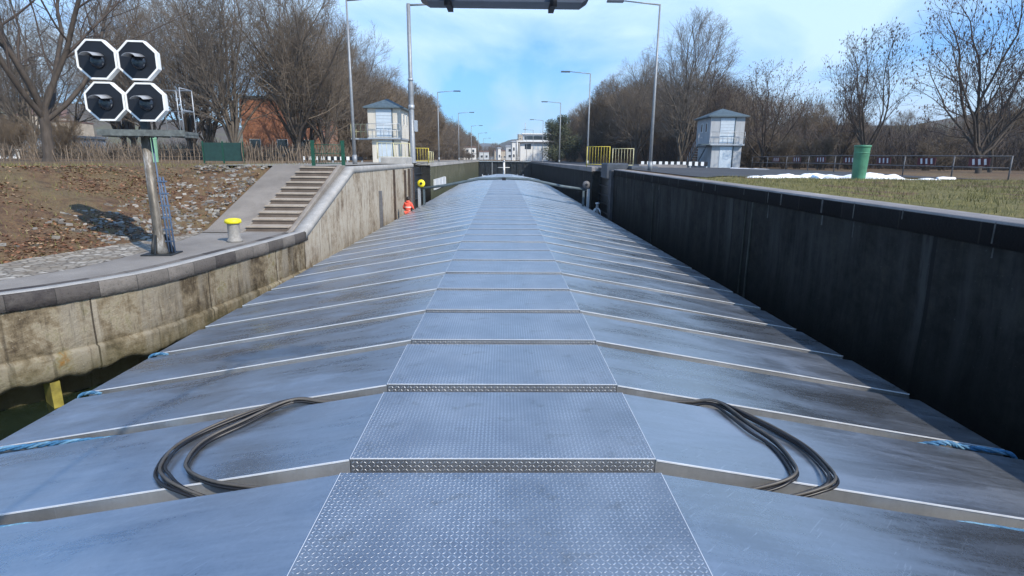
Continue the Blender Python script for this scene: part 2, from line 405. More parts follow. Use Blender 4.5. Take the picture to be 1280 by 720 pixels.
zz = wm('ADD', wm('MAXIMUM', sp.outputs[2], 0), .16)       # clouds on a flat layer above
cx = wm('DIVIDE', sp.outputs[0], zz); cy = wm('DIVIDE', sp.outputs[1], zz)
cb = T.nodes.new('ShaderNodeCombineXYZ'); T.links.new(wm('MULTIPLY', cx, .75), cb.inputs[0]); T.links.new(wm('MULTIPLY', cy, .5), cb.inputs[1]); cb.inputs[2].default_value = 3.7
cn = T.nodes.new('ShaderNodeTexNoise'); cn.inputs['Scale'].default_value = 1.25; cn.inputs['Detail'].default_value = 7; cn.inputs['Roughness'].default_value = .55; cn.inputs['Distortion'].default_value = .5
T.links.new(cb.outputs[0], cn.inputs['Vector'])
cr = T.nodes.new('ShaderNodeValToRGB'); cr.color_ramp.elements[0].position = .35; cr.color_ramp.elements[1].position = .60
cr.color_ramp.elements[0].color = (0.05, 0.05, 0.05, 1); cr.color_ramp.elements[1].color = (.95, .95, .95, 1)
T.links.new(cn.outputs[0], cr.inputs[0])
el_ = wm('SUBTRACT', 1.0, wm('MULTIPLY', wm('MAXIMUM', wm('SUBTRACT', sp.outputs[2], .12), 0), 1.35))
sep_c = T.nodes.new('ShaderNodeSeparateColor'); T.links.new(cr.outputs[0], sep_c.inputs[0]); cf_ = wm('MULTIPLY', sep_c.outputs[0], wm('MAXIMUM', el_, .35))
mx = T.nodes.new('ShaderNodeMix'); mx.data_type = 'RGBA'; T.links.new(cf_, mx.inputs[0]); 
tint = T.nodes.new('ShaderNodeMix'); tint.data_type = 'RGBA'; tint.blend_type = 'MULTIPLY'; tint.inputs[0].default_value = 1
T.links.new(sky.outputs[0], tint.inputs[6]); tint.inputs[7].default_value = (.42, .96, 1.52, 1)
T.links.new(tint.outputs[2], mx.inputs[6]); mx.inputs[7].default_value = (5.6, 7.5, 9.2, 1)
T.links.new(mx.outputs[2], bg.inputs[0]); bg.inputs[1].default_value = .13
sl = bpy.data.lights.new('sun', 'SUN'); sl.energy = 4.6; sl.angle = R(.53); sl.color = (1, .92, .80)
so = bpy.data.objects.new('sun', sl); C.objects.link(so); so.rotation_euler = sd.to_track_quat('Z', 'Y').to_euler()
S.view_settings.view_transform = 'Standard'; S.view_settings.look = 'None'; S.view_settings.exposure = .3; S.view_settings.gamma = 1
cd = bpy.data.cameras.new('camera'); cam = bpy.data.objects.new('camera', cd); C.objects.link(cam); S.camera = cam
cd.sensor_width = 36; cd.lens = 36*700/1280; cd.clip_end = 12000; cd.clip_start = .05
cam.matrix_world = Matrix.Translation((0, 0, EYE)) @ Matrix.Rotation(R(-.9), 4, 'Z') @ Matrix.Rotation(R(90-12.95), 4, 'X') @ Matrix.Rotation(R(.5), 4, 'Z')

# ================================================================ SETTING
# edge of the left quay (top view), foot of its bank
EDGE = [(-60, -22), (-40, -12.6), (-24, -3.2), (-16, 2.2), (-12, 5.1), (-9.5, 7.35), (-8.04, 8.81), (-7.35, 9.75), (-6.80, 11.0), (-6.45, 13.2), (-6.17, 15.4), (-6.05, 17.2)]
APR = [(-61, -20.5), (-41, -11.0), (-25, -1.6), (-16.9, 3.8), (-12.9, 6.7), (-10.3, 8.7), (-9.1, 9.9), (-8.55, 11.2), (-8.45, 12.6), (-8.5, 14.0), (-8.75, 15.6), (-8.95, 17.2)]
FOOT = [(-62, -18.5), (-42, -9.0), (-26, .2), (-17.9, 5.4), (-13.7, 8.2), (-11.3, 9.9), (-10.3, 10.9), (-9.95, 11.9), (-9.65, 13.3), (-9.45, 14.4), (-9.15, 15.9), (-8.97, 17.0)]
LOW = 2.1; TOPL = 3.96
def edge_y(x):
    if x >= EDGE[-1][0]: return 17.2
    for a, b in zip(EDGE, EDGE[1:]):
        if a[0] <= x <= b[0]: return a[1]+(b[1]-a[1])*(x-a[0])/(b[0]-a[0])
    return EDGE[0][1]+(x-EDGE[0][0])*.48
FP = FOOT+[(-5.5, 17.0)]
def foot_d(x, y):
    best = 1e9; sgn = 1
    for a, b in zip(FP, FP[1:]):
        ax, ay = a; dx, dy = b[0]-ax, b[1]-ay; L2 = dx*dx+dy*dy
        t = max(0, min(1, ((x-ax)*dx+(y-ay)*dy)/L2)); px, py = ax+dx*t, ay+dy*t
        d = math.hypot(x-px, y-py)
        if d < best-1e-9: best = d; sgn = 1 if dx*(y-ay)-dy*(x-ax) > 0 else -1
    return best*sgn
def left_z(x, y):
    if x < -62: d = (y-edge_y(x))-4
    else: d = foot_d(x, y)
    if d <= 0: return LOW-.03
    s = min(1, d/5.45); z = LOW-.03+(TOPL-LOW)*(s if s < .85 else .85+.15*math.sin((s-.85)/.15*math.pi/2))
    r = 0
    if y > 17 and x > -9.2: z -= .14
    else:
        r = min(1, d/1.0)*(.07*fbm(x*.9, y*.9)+.04*fbm(x*3, y*3, 4)) * (1.0 if s < 1 else .5)
    return z+r
# --- ground: left land, right land, far land as one sheet
g = MB()
xs = [-7.05, -7.4, -7.85, -8.4]+[-9-.35*i for i in range(30)]+[-20, -22, -24, -27, -30, -34, -38, -44, -52, -62, -80, -110, -170, -300, -600, -1500, -5000]
rows = []
offs = [0, .25, .5, .8, 1.2, 1.6, 2, 2.4]+[2.8+.35*i for i in range(34)]+[15, 17, 20, 24, 30, 40, 60, 90, 140, 220, 400, 800, 1800, 6000]
for x in xs:
    y0 = edge_y(x)+.02
    rows.append([(x, y0+o, left_z(x, y0+o)) for o in offs])
g.grid(rows)
def right_top(y): return 3.52+.0075*min(max(y, -10), 36)
def right_z(x, y):
    b = right_top(y)-.02-.006*min(max(x-7, 0), 30)
    k = min(1, max(0, (x-7.2)/1.0))*min(1, max(0, (23-y)/2))
    return b+k*(.05+.06*fbm(x*.5, y*.5))
xs = [6.95, 7.4]+[8+.6*i for i in range(26)]+[24, 27, 31, 36, 45, 60, 90, 150, 300, 600, 1500, 5000]
ys = [-6000, -800, -200, -60, -20, -8]+[-4+.7*i for i in range(46)]+[30, 33, 36, 40, 46, 55, 70, 90, 120, 160, 240, 400, 900, 2500, 6000]
rows = []
for x in reversed(xs): rows.append([(x, y, right_z(x, y)) for y in ys])
g.grid(rows)
g.grid([[(-7.05, 137.5, 3.9), (7.1, 137.5, 3.72)][::-1], [(-7.05, 6000, 3.9), (7.1, 6000, 3.72)][::-1]])
ground = tag(g.build('ground', M['turf']), kind='structure')
wtr = MB()
wtr.grid([[(x, y, 0) for x in (-3000, -300, -60, -20, -9, 0, 7.2)][::-1] for y in (-3000, -300, -60, -20, 0, 20, 60, 138)], False)
tag(wtr.build('water', M['water']), kind='structure')
def ribbon(name, A, B, z, mat, n=5, m=3, rough=0):
    A = catmull([(a[0], a[1], 0) for a in A], n); B = catmull([(a[0], a[1], 0) for a in B], n); b = MB()
    rows = []
    for k in range(m+1):
        t = k/m; rows.append([(p.x*(1-t)+q.x*t, p.y*(1-t)+q.y*t, (z(p.x*(1-t)+q.x*t, p.y*(1-t)+q.y*t) if callable(z) else z)) for p, q in zip(A, B)])
    b.grid(rows); return b.build(name, mat)
def offs_line(P, d):
    out = []
    for i, p in enumerate(P):
        a = P[max(i-1, 0)]; c = P[min(i+1, len(P)-1)]; dx, dy = c[0]-a[0], c[1]-a[1]; l = math.hypot(dx, dy)
        out.append((p[0]-dy/l*d, p[1]+dx/l*d))
    return out
CO = offs_line(EDGE, .25)
tag(ribbon('quay_pavement', CO, APR, LOW+.0, M['apron']), kind='structure')
cob = [(p[0]+(q[0]-p[0])*1.12, p[1]+(q[1]-p[1])*1.12) for p, q in zip(APR, FOOT)]
tag(ribbon('cobbled_path', APR, cob, lambda x, y: max(LOW+.003, left_z(x, y)+.02)+.012*fbm(x*4, y*4), M['cobble'], 6, 6), kind='structure')
# right: asphalt yard and mossy verge as sheets
b = MB(); poly = [(7.45, 23.2), (9.4, 22.2), (14.2, 24.0), (20.6, 25.4), (22.6, 40), (23, 70), (24, 130), (24, 400), (7.45, 400)]
def asph_z(x, y): return right_z(x, y)+.012
rows = []
for y in [21.0, 23, 25, 28, 32, 36, 42, 50, 70, 100, 150, 400]:
    xr = 12 if y < 22 else 16 if y < 24 else 20.4 if y < 30 else 21.5
    rows.append([(7.5+(xr-7.5)*k/6, y+(1.6*k/6*1.5 if y < 24 else 0), asph_z(7.5+(xr-7.5)*k/6, y)+.02) for k in range(7)])
b.grid(rows[::-1]); tag(b.build('asphalt_yard', M['asphalt']), kind='structure')
b = MB(); rows = []
for i in range(44):
    y = -16+i*.9
    rows.append([(6.99+14.5*k/22, y+1.0*k/22, right_z(6.99+14.5*k/22, y)+.008+.03*min(1, k/3)*fbm((6.99+14.5*k/22)*1.3, y*1.3, 8)*(0 if y > 21.5 else 1)) for k in range(23)])
rows = [r for r in rows if r[0][1] < 22.0]
b.grid(rows[::-1]); tag(b.build('mossy_verge', M['moss']), kind='structure')
b = MB(); b.grid([[(-7.1, y, TOPL+.012), (-9.4, y, TOPL+.012), (-12, y, TOPL+.012)][::-1] for y in (22.6, 26, 30, 38, 60, 120, 400)][::-1])
tag(b.build('left_quay_path', M['path']), kind='structure')

# hills: ridges with depth
def ridge(name, pts, depth, base, mat=M['hill']):
    """pts: (x, y, h) along the crest"""
    b = MB(); P = catmull(pts, 6); rows = []
    for t, k in ((-1, 0), (-.6, .45), (-.25, .85), (0, 1), (.4, .8), (1, 0)):
        row = []
        for i, p in enumerate(P):
            dx = Vector((p.x, p.y, 0)).normalized(); q = Vector((p.x, p.y, 0))+dx*depth*t
            row.append((q.x, q.y, base+p.z*k*(1+.10*fbm(q.x*.012, q.y*.012)) + 4*k*fbm(q.x*.05, q.y*.05)))
        rows.append(row)
    b.grid(rows[::-1]); return tag(b.build(name, mat), kind='structure')
ridge('hills', [(-2600, 1500, 130), (-1500, 1900, 120), (-700, 2200, 95), (-200, 2300, 62), (-60, 2200, 60), (120, 2100, 50), (600, 2300, 80), (1500, 2200, 100), (2800, 1600, 120)], 420, 2)
ridge('near_hill', [(-60, 1240, 16), (-14, 1200, 30), (34, 1180, 44), (100, 1200, 42), (260, 1220, 40), (520, 1200, 50)], 150, 2)
ridge('town_hill', [(-700, 140, 30), (-420, 270, 40), (-300, 330, 34), (-200, 360, 24), (-130, 420, 14)], 60, 2)
ridge('wooded_slope', [(60, 290, 8), (120, 260, 16), (220, 210, 22), (330, 120, 26), (420, -40, 28)], 50, 2)

# ================================================================ WALLS
def left_wall():
    root = empty('quay_wall', (0, 0, 0), 0, 'stained old concrete quay wall curving away left below the stairs', 'wall')
    f = MB(); P = [(p.x, p.y) for p in catmull([(a[0], a[1], 0) for a in EDGE], 14)]
    def ins(d): return offs_line(P, d)
    # main face: slightly bulged, thin ledge over the recessed foot
    prof = [(-.0, LOW-.27), (.02, 1.6), (.03, 1.3), (.02, .99), (.035, .965), (-.05, .95), (-.06, .90), (-.05, .7), (-.05, .58), (.02, .50), (.55, .46), (.7, -.8)]
    rows = []
    for d, z in prof:
        O = ins(d); rows.append([(q[0], q[1], z+(.10*fbm(q[0]*2.3, q[1]*2.3) if .4 < z < .65 else .02*fbm(q[0]*3, q[1]*3) if z < 1 else 0)) for q in O])
    f.grid(rows, True)
    f.build('wall_face', M['left_wall'], root)
    c = MB(); rows = []
    for d, z in [(.02, LOW-.29), (-.04, LOW-.27), (-.05, LOW-.15), (-.045, LOW-.03), (-.02, LOW+.010), (.5, LOW+.008)]:
        O = ins(d); rows.append([(q[0]+.012*fbm(q[0]*5, q[1]*5, z*6), q[1]+.012*fbm(q[0]*5, q[1]*5, z*6+3), z) for q in O])
    c.grid(rows); c.build('coping', M['left_coping'], root)
    t = MB(); rows = []
    for d, z in [(-.021, LOW+.016), (-.01, LOW+.024), (.10, LOW+.026), (.24, LOW+.02), (.26, LOW+.0)]:
        O = ins(d); rows.append([(q[0], q[1], z) for q in O])
    t.grid(rows); t.build('coping_top', M['pale_concrete'], root)
    done = False; last = None
    for k in range(6, len(P)-4):
        x, y = P[k]; a = P[k+1]; dx, dy = a[0]-x, a[1]-y; l = math.hypot(dx, dy); dx /= l; dy /= l; n_ = (-dy, dx)
        yel = (not done) and x > -7.74
        if not yel and (x > -7.93 or (last is not None and math.hypot(x-last[0], y-last[1]) < 1.5)): continue
        if yel: done = True
        last = (x, y); q = MB(); w_ = .07 if yel else .2; i0 = .04; i1 = .5
        q.prism([(x-dx*w_+n_[0]*i0, y-dy*w_+n_[1]*i0), (x+dx*w_+n_[0]*i0, y+dy*w_+n_[1]*i0), (x+dx*w_+n_[0]*i1, y+dy*w_+n_[1]*i1), (x-dx*w_+n_[0]*i1, y-dy*w_+n_[1]*i1)], -.8, .47)
        q.build('foot_pier', M['pier'] if yel else M['left_wall'], root)
    return root
M['pier'] = simple('mossy_yellow_pier', (.24, .20, .035), .8, 0, .5, 4, .5)
M['timber'] = simple('dark_timber', (.055, .038, .028), .8, 0, .5, 5, .3)
M['pier_dull'] = simple('muddy_pier', (.07, .06, .04), .8, 0, .5, 4, .5)
left_wall()
# sloping and upper wall beside the stairs up to the gate recess
root = empty('lock_entrance_wall', (0, 0, 0), 0, 'tall pale stained wall rising beside the stairs to the lock gate', 'wall')
def stair_line(y):  # top of the sloping wall
    if y < 17.0: return LOW
    if y > 23.0: return TOPL-.02
    return LOW+(TOPL-.02-LOW)*(y-17.0)/6.0
f = MB(); ys = [17.0+.5*i for i in range(43)]
f.grid([[(-6.05, y, stair_line(y)-.22) for y in ys], [(-6.07, y, 1.0) for y in ys], [(-6.05, y, -.8) for y in ys]])
f.quad((-6.05, 38, -.8), (-7.1, 38, -.8), (-7.1, 38, TOPL-.22), (-6.05, 38, TOPL-.22))
f.build('wall_face', M['upper_wall'], root)
c = MB()
yy_ = [17.0+.25*i for i in range(85)]
c.grid([[(x, y, stair_line(y)+dz) for y in yy_] for x, dz in ((-6.05, -.22), (-6.0, -.2), (-5.99, -.02), (-6.03, .02), (-6.36, .02), (-6.38, -.06))])
c.quad((-5.99, 38, TOPL-.22), (-6.4, 38, TOPL-.22), (-6.4, 38, TOPL), (-5.99, 38, TOPL))
c.build('coping', M['pale_concrete'], root)
tp = MB(); tp.grid([[(-6.37, y, TOPL-.03) for y in (22.4, 26, 30, 38)], [(-7.15, y, TOPL-.03) for y in (22.4, 26, 30, 38)]]); tp.build('wall_top', M['flank'], root)
for (yy, w_, z0_, z1_, mt) in ((27.5, .13, .3, 2.75, 'dull_steel'), (34.6, .10, -.5, 3.6, 'timber'), (36.0, .16, -.5, 3.66, 'timber'), (37.1, .10, -.5, 3.66, 'dull_steel'), (37.7, .14, -.5, 3.66, 'timber'), (31.2, .05, .2, 3.7, 'timber')):
    b = MB(); b.box(-6.07, yy, z0_, -5.95, yy+w_*2, z1_, .01); b.build('rubbing_strip', M[mt], root)
# grey block over the gate pier
b = MB(); b.prism([(-7.55, 35.2), (-6.08, 35.2), (-6.08, 38.0), (-7.55, 38.0)], TOPL+.0, TOPL+.42, .05); b.build('gate_block', M['pale_concrete'], root)
# gate recess and lock chamber, left side
root = empty('lock_chamber_wall', (0, 0, 0), 0, 'olive sunlit wall along the left side of the lock chamber', 'wall')
f = MB(); f.grid([[(-7.1, 38, z), (-7.1, 47, z), (-6.051, 47, z)] for z in (TOPL-.2, -.8)], False); f.build('recess_face', M['right_wall'], root); f = MB()  # dark wall material puts the recess shade into the colour
f.grid([[(-6.05, 47+4*i, z) for i in range(24)] for z in (TOPL-.3, 1.4, -.8)])
f.build('wall_face', M['chamber_left'], root)
b = MB(); b.prism([(-6.6, 47), (-6.0, 47), (-6.0, 139), (-6.6, 139)], TOPL-.3, TOPL, .04); b.prism([(-7.4, 47.0), (-6.603, 47.0), (-6.603, 139), (-7.4, 139)], TOPL-.3, TOPL-.02); b.build('coping', M['pale_concrete'], root)
# right side
root = empty('lock_wall', (0, 0, 0), 0, 'long blackened wet lock wall in shade along the right', 'wall')
f = MB(); ys = [-60, -30, -12]+[-6+1.5*i for i in range(27)]
ys = [y for y in ys if y <= 33]+[33.6]
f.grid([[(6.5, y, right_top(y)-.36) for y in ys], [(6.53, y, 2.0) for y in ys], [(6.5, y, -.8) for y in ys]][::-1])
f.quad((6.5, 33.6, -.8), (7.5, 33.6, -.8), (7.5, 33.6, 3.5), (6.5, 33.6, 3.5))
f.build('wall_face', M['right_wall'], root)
c = MB()
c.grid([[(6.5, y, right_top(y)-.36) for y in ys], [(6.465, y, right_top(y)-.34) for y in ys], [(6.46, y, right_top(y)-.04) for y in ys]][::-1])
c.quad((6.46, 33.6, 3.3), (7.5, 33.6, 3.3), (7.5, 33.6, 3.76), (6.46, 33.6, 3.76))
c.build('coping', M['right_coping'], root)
c = MB()
c.grid([[(x, y, right_top(y)+dz) for y in ys] for x, dz in ((6.459, -.045), (6.47, -.012), (6.52, 0), (6.8, 0), (7.0, .0), (7.02, -.04))][::-1])
c.build('coping_top', M['right_cap'], root)
for (yy, w_) in ((14.6, .07), (15.0, .03), (24.5, .05)):
    b = MB(); b.box(6.485, yy, -.5, 6.515, yy+w_, right_top(yy)-.37, .005); b.build('joint_strip', simple('mossy_joint_strip', (.035, .038, .03), .9, 0, .5, 3), root)
# pale drips that run over the coping blocks
d = MB()
for i in range(22):
    y = 5.2+i*1.3+random.uniform(-.6, .6); z1 = right_top(y)-.03; h = random.uniform(.12, .62)
    w_ = random.uniform(.012, .03); d.prism([(6.452, y), (6.4585, y-w_), (6.4585, y+w_)], z1-min(h, .28), z1)
    if h > .36: d.prism([(6.485, y), (6.52, y-w_), (6.52, y+w_)], z1-h-.1, z1-.335)
d.build('lime_drip', simple('lime_drips', (.075, .075, .072), .8, 0, .6, 5), root)
b = MB(); b.prism([(6.35, 33.7), (7.5, 33.7), (7.5, 34.5), (6.35, 34.5)], -.8, 3.72, .04); b.build('gate_pier', M['gatepier'] if 'gatepier' in M else simple('grey_gate_pier', (.05, .05, .055), .7, 0, .4, 2), root)
b = MB(); b.prism([(6.3, 34.9), (7.6, 34.9), (7.6, 37.0), (6.3, 37.0)], 3.2, 4.12, .08); b.prism([(7.6, 34.0), (9.4, 34.6), (8.4, 37.0), (7.61, 37.0)], 3.4, 3.95, .08); b.build('gate_block', simple('dark_gate_block', (.055, .065, .08), .6, 0, .3, 3), root)
root = empty('lock_chamber_wall', (0, 0, 0), 0, 'dark shaded wall along the right side of the lock chamber', 'wall')
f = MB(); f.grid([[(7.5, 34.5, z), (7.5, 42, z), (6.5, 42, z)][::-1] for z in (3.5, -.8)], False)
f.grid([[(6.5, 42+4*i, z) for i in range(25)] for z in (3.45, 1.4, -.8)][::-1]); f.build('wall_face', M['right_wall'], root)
b = MB(); b.prism([(6.45, 42), (7.5, 42), (7.5, 139), (6.45, 139)], 3.45, 3.8, .04); b.build('coping', M['right_cap'], root)
# pale plate on the far left chamber wall
b = MB(); b.box(-6.05, 49, 1.65, -5.93, 58, 2.55, .02)
for k in range(4): b.box(-5.93, 49.2+k*2.9, 1.7, -5.89, 49.35+k*2.9, 2.5)
tag(b.build('fender_plate', M['galv_light']), 'pale grey rubbing plate fixed on the left chamber wall', 'plate')

# lock gates: open leaves in the recesses, closed far gate
def gate_leaf(x, y0, y1, sx, label):
    root = empty('lock_gate', (0, 0, 0), 0, label, 'gate'); a = MB(); a.box(min(x, x+.12*sx), y0, -.7, max(x, x+.12*sx), y1, 3.6); a.build('leaf', M['dark_steel'], root)
    for k in range(6):
        r = MB(); z = 0+k*.62; r.box(min(x, x-.14*sx), y0, z, max(x, x-.14*sx), y1, z+.07); r.build('rib', M['dark_steel'], root)
gate_leaf(-6.75, 38.3, 46.7, -1, 'dark steel lock gate leaf folded open into the left recess')
gate_leaf(7.15, 34.8, 41.8, 1, 'dark steel lock gate leaf folded open into the right recess')
root = empty('lock_gate', (0, 0, 0), 0, 'closed black far gate across the end of the chamber', 'gate')
a = MB(); a.box(-6.05, 136, -.8, 6.5, 136.5, 3.7); a.build('leaf', M['dark_steel'], root)
for k in range(9):
    a = MB(); a.box(-5.9+k*1.5, 135.75, 0, -5.75+k*1.5, 136, 3.6); a.build('rib', M['galv'] if k in (2,) else M['dark_steel'], root)
a = MB(); a.box(-6.0, 135.6, 3.72, 6.4, 137.4, 3.82); a.build('walkway', M['galv'], root)
a = MB()
for k in range(13): a.tube([(-6+k*1.03, 135.7, 3.82), (-6+k*1.03, 135.7, 4.75)], .025, 5)
for z in (4.3, 4.75): a.tube([(-6, 135.7, z), (6.4, 135.7, z)], .025, 5)
a.build('railing', M['galv_light'], root)

# stairs with sloping flanks
root = empty('quay_staircase', (0, 0, 0), 0, 'wide worn concrete stairs climbing from the low quay between sloping flanks', 'stairs')
N = 11; x0, x1 = -7.80, -6.52; rise = (TOPL-LOW)/N; run = 5.45/N; y0 = 17.0
for k in range(N):
    y = y0+k*run; z = LOW+k*rise
    s_ = MB(); s_.box(x0+.003, y+.035, z-.25, x1-.003, y+run+.04, z+rise-.05); s_.build('riser', M['riser'], root)
    s_ = MB(); s_.box(x0+.003, y, z+rise-.05, x1-.003, y+run+.02, z+rise-.001 if k < N-1 else z+rise, .012); s_.build('step', M['tread_stone'], root)
for (a0, a1) in ((-8.98, x0), (x1, -6.37)):
    s_ = MB(); L_ = [(y0-.35, LOW-.1, LOW+.02), (y0, LOW-.1, LOW+.06), (y0+5.45, TOPL-.4, TOPL+.055), (y0+6.1, TOPL-.4, TOPL+.04)]
    rows = [[(a0, y, zl) for y, zl, zt in L_], [(a0, y, zt-.02) for y, zl, zt in L_], [(a0+.03, y, zt) for y, zl, zt in L_], [(a1-.03, y, zt) for y, zl, zt in L_], [(a1, y, zt-.02) for y, zl, zt in L_], [(a1, y, zl) for y, zl, zt in L_]]
    s_.grid(rows[::-1], False); s_.quad((a0, y0-.35, LOW-.1), (a1, y0-.35, LOW-.1), (a1, y0-.35, LOW), (a0, y0-.35, LOW)); s_.build('flank', M['flank'], root)

# ================================================================ BARGE
HW, RZ, EZ, XE = 1.15, 2.1, 1.38, 5.25
SP = 1.43; GAP = .2; Y0 = 3.64+.19
root = empty('cargo_barge', (0, 0, 0), 0, 'long grey cargo barge filling the lock under its row of hatch covers', 'barge')
b = MB()
bow = [(5.7, -16), (5.7, 82), (5.3, 90), (4.0, 97), (1.5, 101), (-1.5, 101), (-4.0, 97), (-5.3, 90), (-5.7, 82), (-5.7, -16)]
b.prism(bow, -.6, .42); b.build('hull', M['hull'], root)
b = MB()
for s_ in (-1, 1): b.box(min(s_*5.12, s_*5.66), -4, .421, max(s_*5.12, s_*5.66), 88, .45)
b.build('side_deck', M['deck'], root)
b = MB()
for s_ in (-1, 1): b.box(min(s_*5.0, s_*5.12), -4, .42, max(s_*5.0, s_*5.12), 88.5, 1.2)
b.box(-5, 88.3, .42, 5, 88.5, 1.2); b.build('coaming', M['hull'], root)
b = MB(); b.box(-4.99, -4, .42, 4.99, 88.2, .9); b.build('hold_lining', M['hull'], root)
b = MB()
for s_ in (-1, 1): b.tube([(s_*5.66, -6, .55), (s_*5.66, 82, .55), (s_*5.2, 91, .6), (s_*3.8, 97.2, .7)], .05, 6)
b.build('rubbing_rail', M['hull'], root)
b = MB(); b.prism([(p[0]*.9, p[1]-1) for p in bow if p[1] > 88], .42, .9); b.build('foredeck', M['deck'], root)
# bow gear
root = empty('bow_mast', (0, 91.5, .9), 0, 'short white mast standing on the bow beyond the last cover', 'mast')
b = MB(); b.tube([(0, 0, 0), (0, 0, 2.9)], [.2, .14], 10); b.build('pole', M['white_paint'], root)
b = MB(); b.tube([(-1.0, 0, 2.1), (.9, 0, 2.1)], .05, 6); b.build('crossbar', M['white_paint'], root)
b = MB(); b.lathe((0, 0, 2.9), [(.02, 0), (.16, .02), (.16, .3), (.03, .36)], 10); b.build('lantern', M['galv'], root)
for sx, lab in ((-3.0, 'dark anchor winch on the left of the bow'), (2.6, 'dark anchor winch on the right of the bow')):
    root = empty('anchor_winch', (sx, 92, .9), 0, lab, 'winch', 'winches on the bow')
    b = MB(); b.lathe((-.5, 0, .6), [(.45, 0), (.45, .08), (.22, .09), (.22, .91), (.45, .92), (.45, 1.0)], 14, 'x'); b.build('drum', M['galv'], root)
    for k in (-.58, .5):
        b = MB(); b.box(k, -.4, 0, k+.08, .4, 1.0, .05); b.build('side_frame', M['dark_grey'], root)

# hatch covers
NC = 58
def make_cover():
    o = empty('hatch_cover', (0, 0, 0)); L = SP-GAP; dz = .30
    def ez(s_): return RZ-(RZ-EZ)
    w_ = MB(); nx = 4
    # walkway plate with its own folded front
    w_.grid([[(-HW, 0, RZ), (HW, 0, RZ)], [(-HW, L, RZ), (HW, L, RZ)]][::-1], False)
    w_.quad((-HW, 0, RZ-dz), (HW, 0, RZ-dz), (HW, 0, RZ), (-HW, 0, RZ))
    w_.quad((HW, L, RZ-dz), (-HW, L, RZ-dz), (-HW, L, RZ), (HW, L, RZ))
    w_.build('tread_walkway', M['tread'], o)
    for s_ in (-1, 1):
        pz = RZ-.012
        p = MB(); n = 7; m = 4
        def pt(i, j):
            tx = j/n; x = HW+.004+(XE-HW)*tx
            return (s_*x, L*i/m, pz+(EZ-pz)*tx)
        rows = [[pt(i, j) for j in range(n+1)] for i in range(m+1)]
        p.grid(rows if s_ < 0 else rows[::-1], True)
        # outer skirt
        q = [(s_*XE, 0, EZ), (s_*XE, L, EZ), (s_*(XE+.012), L, EZ-.05), (s_*(XE+.012), 0, EZ-.05)]
        p.quad(*(q if s_ < 0 else q[::-1])); 
        q = [(s_*(XE+.012), 0, EZ-.05), (s_*(XE+.012), L, EZ-.05), (s_*XE, L, EZ-.26), (s_*XE, 0, EZ-.26)]
        p.quad(*(q if s_ < 0 else q[::-1])); p.build('side_panel', M['alu'], o)
        f = MB()
        a, c = (s_*(HW+.004), 0, pz-.002), (s_*XE, 0, EZ-.002)
        f.quad((a[0], 0, a[2]-dz), (c[0], 0, c[2]-.26), c, a) if s_ > 0 else f.quad((c[0], 0, c[2]-.26), (a[0], 0, a[2]-dz), a, c)
        f.quad((c[0], L, c[2]-.26), (a[0], L, a[2]-dz), (a[0], L, a[2]), (c[0], L, c[2])) if s_ > 0 else f.quad((a[0], L, a[2]-dz), (c[0], L, c[2]-.26), (c[0], L, c[2]), (a[0], L, a[2]))
        f.build('end_flange', M['alu_face'], o)
        e = MB(); e.beam((s_*(HW+.01), -.004, pz+.0), (s_*XE, -.004, EZ+.0), .009, .012); e.beam((s_*(HW+.002), 0, RZ-.001), (s_*(HW+.002), L, RZ-.001), .004, .003); e.build('edge_trim', M['alu_bright'], o)
    e = MB(); e.beam((-HW, -.004, RZ), (HW, -.004, RZ), .006, .007); e.build('edge_trim', M['alu_bright'], o)
    gt = MB(); gt.grid([[(s, y, z) for s, z in ((-XE+.06, EZ-.22), (-HW, RZ-.27), (HW, RZ-.27), (XE-.06, EZ-.22))] for y in (-GAP-.02, .02)][::-1], False); gt.build('gutter', M['gutter'], o)
    return o
proto = make_cover()
cover_y = []
for i in range(-2, NC):
    o = proto if i == -2 else copy_tree(proto)
    y = Y0+i*SP; cover_y.append(y)
    rr = random.Random(i); o.location = (rr.uniform(-.008, .008), y, (rr.uniform(-.006, .006) if i > 2 else 0))
    o.rotation_euler = (R(rr.uniform(-.12, .12)), 0, R(rr.uniform(-.05, .05)))
    n = i+2
    if i == -2: lab = 'aluminium hatch cover directly below the camera, behind the nearest visible one'
    elif i == -1: lab = 'nearest visible aluminium hatch cover, filling the bottom edge of the picture'
    elif i == 0: lab = 'aluminium hatch cover with black hose loops lying on both slopes'
    elif i == 1: lab = 'aluminium hatch cover just beyond the black hose loops, blue rope at its ends'
    elif i == NC-1: lab = 'last aluminium hatch cover at the bow end'
    else: lab = 'ribbed aluminium hatch cover, %s in the row counted from the camera' % ordinal(n)
    tag(o, lab, 'hatch cover', 'aluminium hatch covers of the barge')
def slope_z(x): return RZ-.012-(RZ-.012-EZ)*max(0, abs(x)-HW)/(XE-HW)

